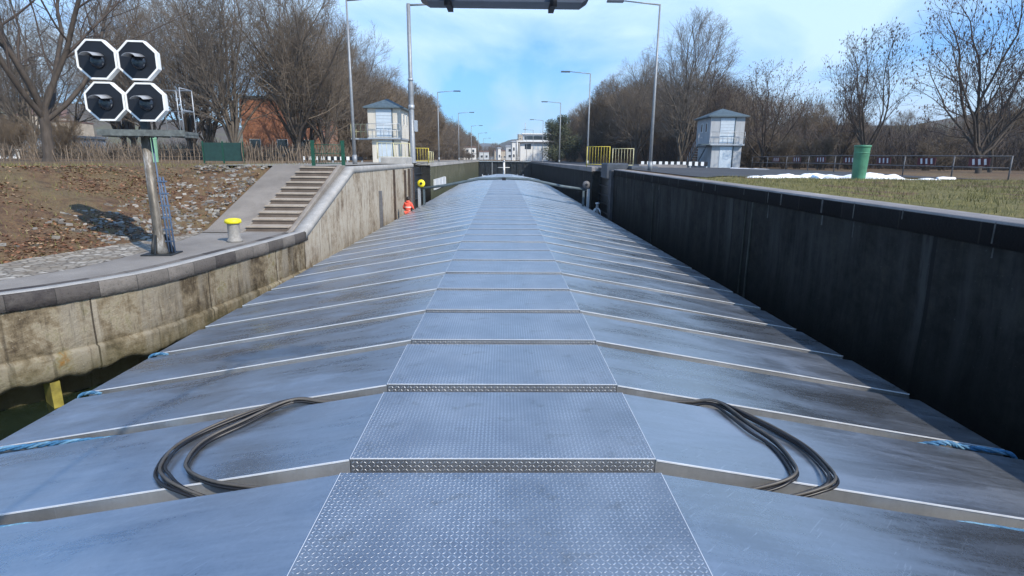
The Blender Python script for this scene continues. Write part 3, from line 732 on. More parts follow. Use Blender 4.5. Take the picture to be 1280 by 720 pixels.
# hose coils
def hose(sx, label, seed):
    root = empty('hose_coil', (0, 0, 0), 0, label, 'hose', 'black hose coils'); rr = random.Random(seed)
    yn = Y0-.07; yf = Y0+SP-.09
    for k in range(7):
        o = k*.026; inner = k >= 4
        wob = rr.uniform(-.02, .02); r_ = .0125
        if sx < 0:
            far = [(-1.35, yf+.03, -.14), (-1.75, yf-.0, -.06), (-2.05, yf-.04, .03)]
            if not inner: mid = [(-2.55+o, yf-.22-o, .03), (-2.86+o, yf-.62, .02), (-2.80+o*.8, Y0+.32, .02), (-2.60+o*.6, Y0+.05+o*.3, .03), (-2.38, yn+.02, -.03), (-2.1, yn-.03, -.16)]
            else: mid = [(-2.50+o, yf-.25-o, .03), (-2.72+o, yf-.66, .02), (-2.62+o*.6, Y0+.32, .02), (-2.42+o*.5, Y0+.08, .03), (-2.08, yn+.02, -.02), (-1.65, yn-.0, -.14)]
        else:
            far = [(1.45, yf+.03, -.14), (1.85, yf+.01, -.05), (2.1, yf-.06, .03)]
            if not inner: mid = [(2.45-o, yf-.35-o, .03), (2.66-o, yf-.72, .02), (2.68-o, Y0+.30, .02), (2.6-o, Y0+.03, .03), (2.38, yn+.0, -.03), (2.05, yn-.03, -.16)]
            else: mid = [(2.38-o, yf-.37-o, .03), (2.46-o*.8, yf-.75, .02), (2.42-o*.6, Y0+.28, .02), (2.33-o*.5, Y0+.04, .03), (2.1, yn+.02, -.03), (1.75, yn-.02, -.16)]
        pts = [(x+wob, y+wob, slope_z(x)+dz+(.03 if k % 2 else .0)) for x, y, dz in far+mid]
        P = catmull(pts, 7)
        for p in P:      # rest on the sheet wherever the sheet is below, dip softly into the gaps
            e_ = max(Y0-p.y, p.y-(Y0+SP-GAP), 0); base = slope_z(p.x)+r_-e_*e_*60 if e_ > 0 else slope_z(p.x)+r_
            p.z = max(p.z, base)
        b = MB(); b.tube(P, r_, 8); b.build('hose', M['grey_rubber'] if k in (1, 5) else M['black_rubber'], root)
hose(-1, 'black hose coil lying over the left slope of the hatch covers', 3)
hose(1, 'black hose coil lying over the right slope of the hatch covers', 5)
# blue ropes in the gaps
def rope(pts, label, k=3, r=.014):
    root = empty('blue_rope', (0, 0, 0), 0, label, 'rope', 'blue ropes between the hatch covers'); P = catmull(pts, 14)
    for j in range(k):
        b = MB(); q = []
        for i, p in enumerate(P):
            a = i*.55+j*2*math.pi/k; q.append((p.x, p.y+math.cos(a)*r*1.1, p.z+math.sin(a)*r*1.1))
        b.tube(q, r, 6); b.build('strand', M['blue_rope'] if j else M['rope_pale'], root)
M['rope_pale'] = simple('pale_blue_rope', (.12, .25, .36), .7, 0, .3, 30)
y1 = Y0+SP-.12
for s_, lab in ((-1, 'left'), (1, 'right')):
    rope([(s_*(3.3 if s_ < 0 else 4.1), y1+.02, slope_z(3.3 if s_ < 0 else 4.1)-.10), (s_*(3.9 if s_ < 0 else 4.25), y1, slope_z(3.9 if s_ < 0 else 4.25)-.05), (s_*(4.3 if s_ < 0 else 4.5), y1-.02, slope_z(4.3)-.01), (s_*4.7, y1+.01, slope_z(4.7)+.0), (s_*5.2, y1, slope_z(5.2)+.01), (s_*5.32, y1, 1.2)],
         'blue rope twisted along the cover gap beyond the %s hose coil' % lab)
    rope([(s_*2.9, Y0-.13, slope_z(2.9)-.12), (s_*3.6, Y0-.12, slope_z(3.6)-.05), (s_*4.4, Y0-.12, slope_z(4.4)-.05), (s_*5.2, Y0-.12, slope_z(5.2)-.04)],
         'thin blue rope in the cover gap nearest the camera, %s side' % lab, 3, .010)
for yy_k, lab in ((2, 'third'), (3, 'fourth')):
    yk = Y0+yy_k*SP-.1
    rope([(-5.02, yk, slope_z(5.02)-.02), (-5.15, yk, slope_z(5.1)+.01), (-5.3, yk, slope_z(5.2)-.04), (-5.3, yk, 1.1)], 'short end of blue rope at the left tip of the %s cover gap' % lab, 3, .012)

# travelling cover crane across the ship
root = empty('hatch_crane', (0, 36, .45), 0, 'low dark gantry with bent beam spanning the barge above its covers', 'gantry crane')
b = MB(); b.tube([(-5.35, 0, 1.98), (-3.6, 0, 2.22), (-1.6, 0, 2.62), (0, 0, 2.68), (1.6, 0, 2.62), (3.6, 0, 2.22), (5.35, 0, 1.98)], .085, 8); b.build('beam', M['slate'], root)
b = MB(); b.box(-.12, -.2, 2.55, .12, 0, 2.72); b.build('lamp_box', M['black_paint'], root)
for s_ in (-1, 1):
    b = MB(); b.box(s_*5.36-.08, -.09, .1, s_*5.36+.08, .09, 2.05, .01); b.build('leg', M['galv'], root)
    b = MB(); b.box(s_*5.36-.06+s_*-.3, -.06, .2, s_*5.36+.06+s_*-.3, .06, 1.95); b.build('brace', M['slate'], root)
    b = MB(); b.tube([(s_*5.36, -.6, .12), (s_*5.36, .6, .12)], .11, 10); b.build('bogie', M['black_paint'], root)
    b = MB(); b.lathe((s_*5.2, -.15, 2.32), [(.04, -.06), (.24, -.04), (.24, .04), (.07, .06)], 16, 'y'); hw = b.build('handwheel', M['bright_yellow'] if s_ < 0 else M['dull_steel'], root)
    b = MB(); b.lathe((s_*5.2, -.22, 2.32), [(.08, -.02), (.08, .03)], 12, 'y'); b.build('hub', M['black_paint'], hw)

# radar scanner hanging over the view
root = empty('overhead_scanner', (0, 4.0, 5.285), 0, 'dark grey bar with clipped ends hanging over the top of the view', 'scanner')
b = MB(); pr = [(-.565, .10), (-.555, .03), (-.50, 0), (.50, 0), (.545, .03), (.565, .10), (.565, .2), (-.565, .2)]
n = len(pr); v0 = [(x, -.09, z) for x, z in pr]; v1 = [(x, .09, z) for x, z in pr]; b.v = v0+v1
for i in range(n): j = (i+1) % n; b.face((i, j, n+j, n+i))
b.face(tuple(range(n))[::-1]); b.face(tuple(range(n, 2*n))); b.build('antenna_bar', M['dark_grey'], root)
for x_ in (-.365, .31):
    b = MB(); b.box(x_-.018, -.12, -.02, x_+.018, .11, .32, .004); b.tube([(x_, -.12, -.035), (x_, -.12, .05)], .022, 8); b.build('bracket', M['black_paint'], root)
b = MB(); b.tube([(-.365, 0, .32), (.31, 0, .32)], .03, 8); b.tube([(0, 0, .32), (0, -2.5, .9), (0, -5.5, .9)], .022, 8); b.tube([(0, -5.5, .9), (0, -5.5, -4.2)], .06, 8); b.build('support_arm', M['black_paint'], root)

# ================================================================ PEOPLE
def skin_obj(name, verts, edges, radii, mat, parent, sub=1, root=0):
    me = bpy.data.meshes.new(name); me.from_pydata(verts, edges, []); me.update(); me.materials.append(mat)
    o = bpy.data.objects.new(name, me); C.objects.link(o); o.parent = parent
    m = o.modifiers.new('skin', 'SKIN'); m.use_smooth_shade = True
    sv = me.skin_vertices[0].data if me.skin_vertices else None
    if sv is None:
        bpy.context.view_layer.objects.active = o; sv = me.skin_vertices[0].data
    for i, r in enumerate(radii): sv[i].radius = (r, r) if not isinstance(r, tuple) else r; sv[i].use_root = (i == root)
    if sub: mm = o.modifiers.new('sub', 'SUBSURF'); mm.levels = sub; mm.render_levels = sub
    return o
def person(loc, rz, label):
    root = empty('person', loc, rz, label, 'person')
    V = [(0, 0, .92), (0, .03, 1.10), (0, .07, 1.30), (0, .10, 1.42), (0, .12, 1.50), (0, .145, 1.60), (0, .15, 1.68),
         (-.17, .09, 1.38), (-.27, .08, 1.14), (-.25, .28, 1.02), (-.24, .35, 1.00),
         (.17, .09, 1.38), (.27, .10, 1.14), (.24, .30, 1.06), (.23, .37, 1.05),
         (-.10, 0, .86), (-.12, .04, .48), (-.13, -.02, .09), (-.13, .13, .035),
         (.10, 0, .86), (.12, .12, .48), (.13, .10, .09), (.13, .25, .035)]
    Rr = [(.13, .10), (.135, .10), (.15, .11), (.10, .08), .055, .085, .07, .058, .045, .032, .026, .058, .045, .032, .026, .085, .06, .042, .035, .085, .06, .042, .035]
    Ed = [(0, 1), (1, 2), (2, 3), (3, 4), (4, 5), (5, 6), (3, 7), (7, 8), (8, 9), (9, 10), (3, 11), (11, 12), (12, 13), (13, 14), (0, 15), (15, 16), (16, 17), (17, 18), (0, 19), (19, 20), (20, 21), (21, 22)]
    for h in (10, 14):
        x, y, z = V[h]
        for k, (dx, L_) in enumerate(((-.028, .065), (-.010, .075), (.010, .078), (.028, .070))):
            n = len(V); V += [(x+dx, y+.05, z-.005), (x+dx, y+.05+L_*.6, z-.02), (x+dx, y+.05+L_*.7, z-.055)]; Rr += [.009, .0085, .008]; Ed += [(h, n), (n, n+1), (n+1, n+2)]
        n = len(V); sx = 1 if h == 10 else -1; V += [(x+sx*.04, y+.02, z-.01), (x+sx*.055, y+.055, z-.02)]; Rr += [.010, .009]; Ed += [(h, n), (n, n+1)]
    body = skin_obj('body', V, Ed, Rr, M['skin'], root, 2)
    J = [0, 1, 2, 3, 7, 8, 9, 11, 12, 13]; mp_ = {a: i for i, a in enumerate(J)}
    jr = {0: (.165, .13), 1: (.165, .13), 2: (.18, .14), 3: (.125, .105), 7: .078, 8: .062, 9: .048, 11: .078, 12: .062, 13: .048}
    skin_obj('jacket', [V[a] for a in J], [(mp_[a], mp_[b]) for a, b in Ed if a in mp_ and b in mp_], [jr[a] for a in J], M['red_cloth'], root, 2)
    J = [0, 15, 16, 17, 19, 20, 21]; mp_ = {a: i for i, a in enumerate(J)}; jr = {0: (.15, .12), 15: .105, 16: .078, 17: .062, 19: .105, 20: .078, 21: .062}
    skin_obj('trousers', [V[a] for a in J], [(mp_[a], mp_[b]) for a, b in Ed if a in mp_ and b in mp_], [jr[a] for a in J], M['red_cloth'], root, 2)
    b = MB(); b.lathe((0, .07, 1.16), [(.17, -.015), (.196, 0), (.196, .02), (.17, .035)], 16); o = b.build('reflective_band', M['hivis'], root); o.scale = (1, .85, 1)
    b = MB(); b.lathe((0, .13, 1.62), [(.09, -.06), (.104, -.01), (.103, .05), (.085, .10), (.045, .13), (.01, .138)], 16); b.build('hair', M['hair'], root)
    b = MB(); b.lathe((0, .10, 1.45), [(.11, -.03), (.135, 0), (.12, .05), (.085, .08)], 16); b.build('collar', M['red_cloth'], root)
    # face
    b = MB()
    for sx in (-1, 1): b.lathe((sx*.035, .235, 1.61), [(.004, -.006), (.011, 0), (.004, .006)], 8, 'y')
    b.build('eye', M['hair'], root)
    b = MB(); b.tube([(0, .235, 1.615), (0, .262, 1.575)], [.008, .016], 6); b.build('nose', M['skin'], root)
    b = MB(); b.tube([(-.025, .24, 1.545), (.025, .24, 1.545)], .006, 6); b.build('mouth', simple('lips', (.35, .14, .12), .5), root)
    b = MB()
    for sx in (-1, 1): b.tube([(sx*.092, .15, 1.63), (sx*.108, .145, 1.61), (sx*.095, .15, 1.575)], .012, 6)
    b.build('ear', M['skin'], root)
person((-5.41, 31.8, .45), R(-8), 'person in red jacket and trousers with dark hair on the left side deck')
# rope bundle on a post, right side deck
root = empty('mooring_post', (5.42, 32.6, .45), 0, 'grey mooring post hung with rope on the right side deck', 'mooring post')
b = MB(); b.lathe((0, 0, 0), [(.16, 0), (.16, .04), (.09, .06), (.09, 1.35), (.13, 1.37), (.13, 1.44), (.02, 1.46)], 12); b.build('post', M['galv'], root)
for k in range(5):
    b = MB(); pts = [(math.sin(a)*.17*(1+.1*k)-.02*k, -.10+.05*math.cos(a*2)-.01*k, 1.15-.30*(1-math.cos(a))*(1+.1*k)) for a in [i*math.pi/8 for i in range(17)]]
    b.tube(pts, .018, 6); b.build('rope_loop', M['galv_light'], root)

# ================================================================ LEFT QUAY THINGS
# ship signal with four octagonal heads
GX, GY = -7.89, 12.85
root = empty('ship_signal', (GX, GY, LOW), R(5), 'grey signal mast with four black octagonal lamps edged in white', 'signal')
b = MB(); b.prism([(-.3, -.28), (.36, -.28), (.36, .28), (-.3, .28)], 0.0, .035, .008); b.build('base_plate', M['dark_steel'], root)
b = MB(); b.lathe((0, 0, 0), [(.20, .035), (.12, .36), (.098, .5), (.090, 2.7)], 20)
tm = NT('weathered_mast'); n = tm.noise(1.6, 6, .7, tm.mapc((2.5, 2.5, .7))); tm.col(tm.ramp(n, [(.38, (.07, .06, .045)), (.52, (.15, .13, .105)), (.62, (.36, .35, .33)), (.7, (.55, .55, .53))])); tm.rough(.5); tm.metal(.15)
b.build('mast', tm.m, root)
for k in range(3):
    b = MB(); a = k*2.1+.6; b.beam((math.cos(a)*.12, math.sin(a)*.12, .45), (math.cos(a)*.25, math.sin(a)*.25, .03), .02, .1); b.build('gusset', M['dark_steel'], root)
b = MB()
for xx in (.17, .235, .30): b.tube([(xx-.05, .02, 2.6 if xx < .2 else 1.75), (xx, .0, 1.0), (xx+.03, -.02, .05)], .02, 6)
for i in range(6): b.beam((.13, .0, .3+i*.27), (.335, .0, .3+i*.27), .03)
b.build('cable_ladder', simple('blue_cable_ladder', (.07, .11, .18), .6), root)
b = MB(); b.box(-.80, -.30, 2.66, .98, .35, 2.72, .005)
for xx in (-.7, -.35, 0, .35, .7, .95): b.box(xx-.02, -.3, 2.60, xx+.02, .35, 2.659)
b.box(-.80, -.325, 2.62, .98, -.303, 2.75); b.build('platform', simple('platform_grating', (.13, .14, .13), .6, .2, .4, 8), root)
b = MB(); P0 = [(.34, .3), (.95, .3), (.95, -.28)]
for (x_, y_) in ((.34, .3), (.62, .3), (.95, .3), (.95, -.28)): b.tube([(x_, y_, 2.72), (x_, y_, 3.62)], .011, 6)
for z_ in (3.17, 3.62): b.tube([(.2, .3, z_), (.95, .3, z_), (.95, -.28, z_)], .011, 6)
b.build('railing', M['galv'], root)
b = MB(); b.box(-.07, .0, 2.72, .07, .12, 4.4); b.box(-.5, .03, 3.27, .35, .08, 3.35); b.box(-.5, .03, 4.12, .35, .08, 4.2); b.build('head_frame', M['dark_steel'], root)
def octo(ap, c, y, r=None):
    return [(c[0]+ap/math.cos(math.pi/8)*math.cos(a), y, c[1]+ap/math.cos(math.pi/8)*math.sin(a)) for a in [math.pi/8+i*math.pi/4 for i in range(8)]]
for (hx, hz) in ((-.70, 4.17), (.115, 4.17), (-.655, 3.33), (.16, 3.33)):
    h = MB(); A = octo(.362, (hx, hz), -.12); B = octo(.362, (hx, hz), 0); h.v = A+B
    for i in range(8): j = (i+1) % 8; h.face((j, i, 8+i, 8+j))
    h.face(tuple(range(8))); h.face(tuple(range(15, 7, -1))); ho = h.build('signal_head', M['black_paint'], root)
    r_ = MB(); A = octo(.398, (hx, hz), -.135); B = octo(.362, (hx, hz), -.135); A2 = octo(.398, (hx, hz), .01); r_.v = A+B+A2
    for i in range(8):
        j = (i+1) % 8; r_.face((i, j, 8+j, 8+i)); r_.face((j, i, 16+i, 16+j))
    # inner lip
    B3 = octo(.362, (hx, hz), -.10); k0 = len(r_.v); r_.v += B3
    for i in range(8): j = (i+1) % 8; r_.face((8+i, 8+j, k0+j, k0+i))
    r_.build('white_border', M['white_paint'], ho)
    l_ = MB(); l_.lathe((hx+.02, -.125, hz-.03), [(.15, 0), (.15, .03), (.11, .05), (.03, .06)], 20, 'y'); l_.build('lens', simple('unlit_lens', (.015, .02, .03), .15), ho)
    v_ = MB(); n_ = 9; top = []
    for i in range(n_):
        a = math.pi*(.2+.6*i/(n_-1)); top.append((math.cos(a), math.sin(a)))
    rows = [[(hx+.02+c_*.17, -.12-d_, hz-.03+s_*.17-d_*.12*(1)) for c_, s_ in top] for d_ in (0, .18, .40)]
    v_.grid(rows, True); vo_ = v_.build('visor', simple('visor_grey', (.30, .31, .33), .35), ho)
    md = vo_.modifiers.new('th', 'SOLIDIFY'); md.thickness = .006
# bollard
def bollard(x, y, z, label):
    root = empty('mooring_bollard', (x, y, z), 0, label, 'bollard')
    b = MB(); b.lathe((0, 0, 0), [(.20, 0), (.19, .05), (.155, .10), (.15, .46), (.16, .48)], 22); b.build('shaft', M['grey_concrete_post'], root)
    b = MB(); b.lathe((0, 0, .48), [(.15, 0), (.205, .02), (.21, .07), (.195, .115), (.10, .14), (.01, .145)], 22); b.build('cap', M['bright_yellow'], root)
bollard(-7.15, 14.9, LOW, 'short grey mooring bollard with bright yellow cap on the low quay')
# green tapered bins / air shafts
def bin_(x, y, z, mat, label, s=1, tilt=0):
    root = empty('litter_bin', (x, y, z), 0, label, 'bin', 'tapered green bins'); root.scale = (s, s, s); root.rotation_euler = (0, R(tilt), R(10))
    b = MB(); b.lathe((0, 0, 0), [(.235, 0), (.235, .02), (.27, 1.20), (.275, 1.22)], 28); b.build('body', mat, root)
    b = MB(); b.lathe((0, 0, 1.20), [(.278, 0), (.292, .015), (.292, .07), (.285, .085), (.24, .09)], 28); b.build('rim', mat, root)
    b = MB(); b.lathe((0, 0, .98), [(.262, 0), (.274, .01), (.274, .03), (.266, .04)], 28); b.build('band', mat, root)
bin_(13.62, 21.75, right_z(13.6, 21.7)+.0, M['green_bin'], 'tall green tapered bin standing in the snow on the right verge')
bin_(-19.3, 31.8, TOPL, M['pale_green'], 'pale green tapered bin behind the signal mast', 1.25)
bin_(-44.0, 48.5, TOPL+.05, M['pale_green'], 'pale green tapered bin at the far left beside the big tree', .9)

# railings: vertical-bar panels
def railing(name, pts, z, h, mat, label, cat='railing', group=None, step=.30, bar=.013, post=1.2, rails=(1.0, .12), kick=False):
    root = empty(name, (pts[0][0], pts[0][1], z), 0, label, cat, group); ox, oy = pts[0]
    bars = MB(); rl = MB(); n_p = 0
    for a, c in zip(pts, pts[1:]):
        L = math.hypot(c[0]-a[0], c[1]-a[1]); n = max(1, int(L/step))
        for i in range(n+1):
            t_ = i/n; bars.tube([(a[0]+(c[0]-a[0])*t_-ox, a[1]+(c[1]-a[1])*t_-oy, h*rails[-1]), (a[0]+(c[0]-a[0])*t_-ox, a[1]+(c[1]-a[1])*t_-oy, h)], bar, 5)
        for q in rails: rl.tube([(a[0]-ox, a[1]-oy, h*q), (c[0]-ox, c[1]-oy, h*q)], .022, 6)
        n = max(1, round(L/post))
        for i in range(n+1):
            t_ = i/n; p = MB(); p.tube([(a[0]+(c[0]-a[0])*t_-ox, a[1]+(c[1]-a[1])*t_-oy, 0), (a[0]+(c[0]-a[0])*t_-ox, a[1]+(c[1]-a[1])*t_-oy, h+.02)], .028, 6); p.build('post', mat, root)
    if step < 5: bars.build('bars', mat, root)
    rl.build('rail', mat, root); return root
M['pale_yellow'] = simple('faded_yellow_paint', (.56, .52, .30), .5, 0, .2, 5)
railing('safety_railing', [(-8.2, 37.4), (-6.25, 38.3)], TOPL+.30, 1.0, M['pale_yellow'], 'faded yellow railing nearest on the grey block beside the left cabin')
railing('safety_railing', [(-7.45, 46.6), (-6.15, 46.9)], TOPL, 1.15, M['yellow'], 'yellow barred railing behind the left gate recess', step=.2)
railing('safety_railing', [(-6.2, 47.0), (-6.2, 50.4)], TOPL, .9, M['pale_yellow'], 'low faded yellow hoop rail at the left chamber edge', step=9)
railing('safety_railing', [(6.15, 42.6), (7.7, 41.9)], 3.80, 1.45, M['yellow'], 'left panel of the yellow barred railing behind the right gate block', step=.2)
railing('safety_railing', [(7.75, 41.0), (9.15, 40.6)], 3.80, 1.30, M['pale_yellow'], 'right panel of the faded yellow railing behind the right gate block', step=.2)
# green gate at the head of the stairs
root = empty('stair_gate', (-8.0, 23.6, TOPL), 0, 'dark green mesh gate with thick posts at the head of the stairs', 'gate')
for x_ in (.2, 1.42):
    b = MB(); b.box(x_-.065, -.05, 0, x_+.065, .05, 1.02, .01); b.build('gate_post', M['dark_green'], root)
b = MB()
for i in range(9): b.tube([(.32+i*.12, 0, .1), (.32+i*.12, 0, .85)], .008, 5)
for z_ in (.1, .5, .85): b.tube([(.26, 0, z_), (1.36, 0, z_)], .014, 5)
b.build('mesh_panel', M['dark_green'], root)
b = MB(); b.box(-8.9, 27.9, TOPL, -8.85, 27.95, TOPL+.95)
# dark green mesh fence with sheet
root = empty('sheet_fence', (-15.6, 30.2, TOPL), R(-3), 'dark green sheeted fence panel left of the stake hedge', 'fence')
b = MB(); b.box(0, -.02, .12, 2.0, .02, 1.05); b.build('sheet', M['green_sheet'], root)
for x_ in (-.05, 1.0, 2.05):
    b = MB(); b.box(x_-.03, -.03, 0, x_+.03, .03, 1.12); b.build('post', M['dark_green'], root)
# stake fences
def stake_fence(x0, x1, y, z, h, n, label, seed):
    rr = random.Random(seed); root = empty('stake_fence', (x0, y, z), 0, label, 'fence', 'rough stake fences on the left bank')
    for k in range(n):
        x = (x1-x0)*k/(n-1)+rr.uniform(-.05, .05); hh = h*rr.uniform(.75, 1.15)
        b = MB(); b.tube([(x, rr.uniform(-.1, .1), -.05), (x+rr.uniform(-.06, .06), rr.uniform(-.12, .12), hh*.5), (x+rr.uniform(-.14, .14), rr.uniform(-.1, .1), hh)], [.03, .028, .018], 5, sm=False); b.build('stake', M['brown_stake'], root)
    b = MB()
    for q in (.35, .75): b.tube([(0, 0, h*q), ((x1-x0)*.5, .02, h*(q-.03)), (x1-x0, 0, h*q)], .009, 5)
    b.build('wire', M['brown_stake'], root)
stake_fence(-13.5, -9.3, 30.0, TOPL, 1.05, 34, 'rough grey stake fence between the green sheet and the stair gate', 1)
stake_fence(-31, -16.4, 33.5, TOPL, .95, 60, 'long rough stake fence behind the signal mast', 2)
stake_fence(-55, -32.5, 40, TOPL, .9, 50, 'long rough stake fence under the big left tree', 5)
# black and white barriers
def striped(x0, y0, x1, y1, z, h, label):
    root = empty('striped_barrier', (x0, y0, z), math.atan2(y1-y0, x1-x0), label, 'barrier', 'black and white kerb barriers'); L = math.hypot(x1-x0, y1-y0)
    b = MB(); b.box(0, -.08, h*.35, L, .08, h, .02); b.build('beam', M['black_paint'], root)
    n = int(L/.48)
    for i in range(n): w_ = MB(); w_.box(i*.48, -.084, h*.36+.001, i*.48+.24, .084, h+.003); w_.build('white_stripe', M['white_paint'], root)
    for i in range(5):
        p = MB(); p.box(i*(L-.1)/4, -.06, 0, i*(L-.1)/4+.1, .06, h*.35-.002); p.build('foot', M['galv'], root)
striped(-15.5, 44.5, -10.9, 44.5, TOPL, .42, 'black and white striped kerb beam beside the left cabin')
striped(11.3, 47.2, 16.6, 46.6, 3.72, .5, 'black and white striped kerb beam beside the right cabin')
b = MB(); b.box(0, 0, 0, 3.8, .3, .28, .03); o = b.build('concrete_block', M['right_cap'], None, (10.6, 44.9, 3.72)); tag(o, 'low long concrete block before the right striped beam', 'block')

# control cabins
def cabin(x, y, z, rz, wall, label, mirror=False, W=2.9, D=3.6, H1=2.0, H2=2.35):
    root = empty('control_cabin', (x, y, z), rz, label, 'cabin'); s_ = -1 if mirror else 1
    # lower storey, set in
    b = MB(); b.box(-W/2+.25, 0, 0, W/2-.1, D, H1); b.build('lower_wall', wall, root)
    b = MB(); b.box(-W/2, -.35, H1, W/2, D, H1+.12); b.build('floor_slab', M['galv'], root)
    b = MB(); b.box(-W/2, 0, H1+.12, W/2, D, H1+.12+H2); b.build('upper_wall', wall, root)
    zt = H1+.12+H2; o = .28; r_ = MB(); A = [(-W/2-o, -o), (W/2+o, -o), (W/2+o, D+o), (-W/2-o, D+o)]
    n = len(r_.v); r_.v += [(p[0], p[1], zt) for p in A]+[(p[0], p[1], zt+.10) for p in A]+[(0, D*.42, zt+.85), (0, D*.58, zt+.85)]
    for i in range(4): j = (i+1) % 4; r_.face((i, j, 4+j, 4+i))
    r_.face((3, 2, 1, 0)); r_.face((4, 5, 8)); r_.face((5, 6, 9, 8)); r_.face((6, 7, 9)); r_.face((7, 4, 8, 9)); r_.build('roof', M['slate'], root)
    # shutters / doors on the front
    sx0 = -.2 if mirror else -.55
    b = MB(); b.box(-.62, -.035, H1+.2, .62, 0-.002, zt-.08); sh = b.build('upper_shutter', M['shutter'], root)
    c = MB()
    for i in range(9): c.box(-.6, -.046, H1+.3+i*.24, .6, -.036, H1+.32+i*.24)
    c.build('slat', M['galv'], sh)
    b = MB(); b.box(-.5, -.03, .05, .55, -.002, H1-.1); b.build('door', M['shutter'], root)
    b = MB(); b.tube([(.62, -.05, 0), (.62, -.05, zt)], .04, 8); b.build('downpipe', M['slate'], root)
    # side windows
    for sd_ in (-1, 1):
        for yy in (.9, 2.3):
            f = MB(); xx = sd_*W/2; f.box(min(xx, xx+sd_*.04), yy, H1+1.15, max(xx, xx+sd_*.04), yy+.42, H1+1.95); fo = f.build('window', M['white_paint'], root)
            g_ = MB(); g_.box(min(xx+sd_*.041, xx+sd_*.046), yy+.04, H1+1.19, max(xx+sd_*.041, xx+sd_*.046), yy+.38, H1+1.91); g_.build('pane', M['glass'], fo)
    # balcony and outside stair
    rl = MB()
    for z_ in (.5, 1.0):
        rl.tube([(-W/2-.0, -.33, H1+.12+z_), (W/2-.02, -.33, H1+.12+z_)], .02, 6)
    for i in range(5): rl.tube([(-W/2+i*(W-.02)/4, -.33, H1+.12), (-W/2+i*(W-.02)/4, -.33, H1+1.12)], .02, 6)
    rl.build('balcony_rail', M['galv'], root)
    if mirror:   # bridge-like landing to the left
        b = MB(); b.box(-W/2-1.6, 1.0, H1, -W/2-.003, 2.0, H1+.1); b.build('landing', M['galv'], root)
        rl = MB()
        for i in range(5): rl.tube([(-W/2-1.58+i*.38, 1.02, H1+.1), (-W/2-1.58+i*.38, 1.02, H1+1.15)], .02, 6)
        for z_ in (.6, 1.15): rl.tube([(-W/2-1.6, 1.02, H1+z_), (-W/2, 1.02, H1+z_)], .02, 6)
        rl.build('landing_rail', M['pale_yellow'], root)
        b = MB(); b.tube([(-W/2-1.5, 1.5, 0), (-W/2-1.5, 1.5, H1)], .05, 8); b.build('landing_post', M['galv'], root)
    else:        # steel stair climbing along the left side
        st = MB()
        for i in range(9): st.box(-W/2-.78, 3.5-i*.36, .22*i+.18, -W/2-.04, 3.78-i*.36, .22*i+.22)
        st.build('stair_tread', M['galv'], root)
        st = MB()
        for xx in (-W/2-.8, -W/2-.04): st.beam((xx, 3.7, .1), (xx, .55, 2.05), .04, .16)
        st.box(-W/2-.8, -.35, H1+.02, -W/2-.003, .6, H1+.12); st.build('stringer', M['slate'], root)
        rl = MB()
        for q in (.55, 1.0): rl.tube([(-W/2-.8, 3.7, .1+q), (-W/2-.8, .55, 2.05+q), (-W/2-.8, -.33, 2.1+q)], .02, 6)
        for i in range(6): rl.tube([(-W/2-.8, 3.7-i*.63, .1+i*.39), (-W/2-.8, 3.7-i*.63, 1.1+i*.39)], .018, 6)
        rl.build('stair_rail', M['galv'], root)
    return root
cabin(-9.15, 44.6, TOPL, 0, M['cream'], 'cream two-storey control cabin with slate roof on the left quay', True, W=2.5, H2=2.15, H1=1.75)
cabin(19.3, 50.0, 3.62, R(-3), M['cabin_grey'], 'grey two-storey control cabin with outside stair on the right quay', False, W=2.9, D=4.2, H1=2.0, H2=2.25)

# lamp posts
def lamp(x, y, z, H, arm, label, grp='tall street lamps along the lock', r=.075, L=1.9):
    root = empty('street_lamp', (x, y, z), 0, label, 'street lamp', grp)
    b = MB(); b.tube([(0, 0, 0), (0, 0, H*.45), (0, 0, H)], [r*1.35, r, r*.6], 10); b.tube([(0, 0, 0), (0, 0, .5)], r*1.7, 10); b.build('post', M['lamp_steel'], root)
    b = MB(); b.tube([(0, 0, H-.03), (arm*L, 0, H+.14)], [r*.55, r*.4], 8); b.build('arm', M['lamp_steel'], root)
    b = MB(); s_ = arm; b.prism([(min(s_*L, s_*(L+.85)), -.12), (max(s_*L, s_*(L+.85)), -.12), (max(s_*L, s_*(L+.85)), .12), (min(s_*L, s_*(L+.85)), .12)], H+.07, H+.19, .03); b.build('lamp_head', M['dark_grey'], root)
for i, (x, y) in enumerate([(-8, 30.9), (-8, 70.7), (-8, 102), (-8, 141), (-8, 180), (-8, 225)]):
    lamp(x, y, TOPL, 12.06-TOPL, 1, 'grey street lamp on the left quay, %s of its row' % ORD[i])
for i, (x, y) in enumerate([(8.0, 31.3), (8, 55.2), (8, 83.2), (8, 120), (8, 160), (8, 205)]):
    lamp(x, y, 3.74, 12.15-3.74, -1, 'grey street lamp on the right quay, %s of its row' % ORD[i])
root = empty('camera_mast', (-6.9, 43.6, TOPL), 0, 'thick stepped grey mast behind the yellow railing on the left quay', 'mast')
b = MB(); b.lathe((0, 0, 0), [(.30, 0), (.30, .05), (.20, .07), (.19, 4.9), (.20, 4.95), (.22, 5.5), (.15, 5.9), (.14, 11.1)], 14); b.build('mast', M['lamp_steel'], root)
b = MB(); b.lathe((0, 0, 5.9), [(.21, 0), (.21, .14)], 12); b.lathe((0, 0, 3.9), [(.23, 0), (.23, .3)], 12); b.build('collar', M['galv'], root)
b = MB(); b.tube([(0, 0, 11.0), (1.9, 0, 11.1)], .07, 8); b.build('arm', M['lamp_steel'], root)
b = MB(); b.box(.18, -.15, 2.3, .42, .15, 3.1, .03); b.build('control_box', M['galv'], root)

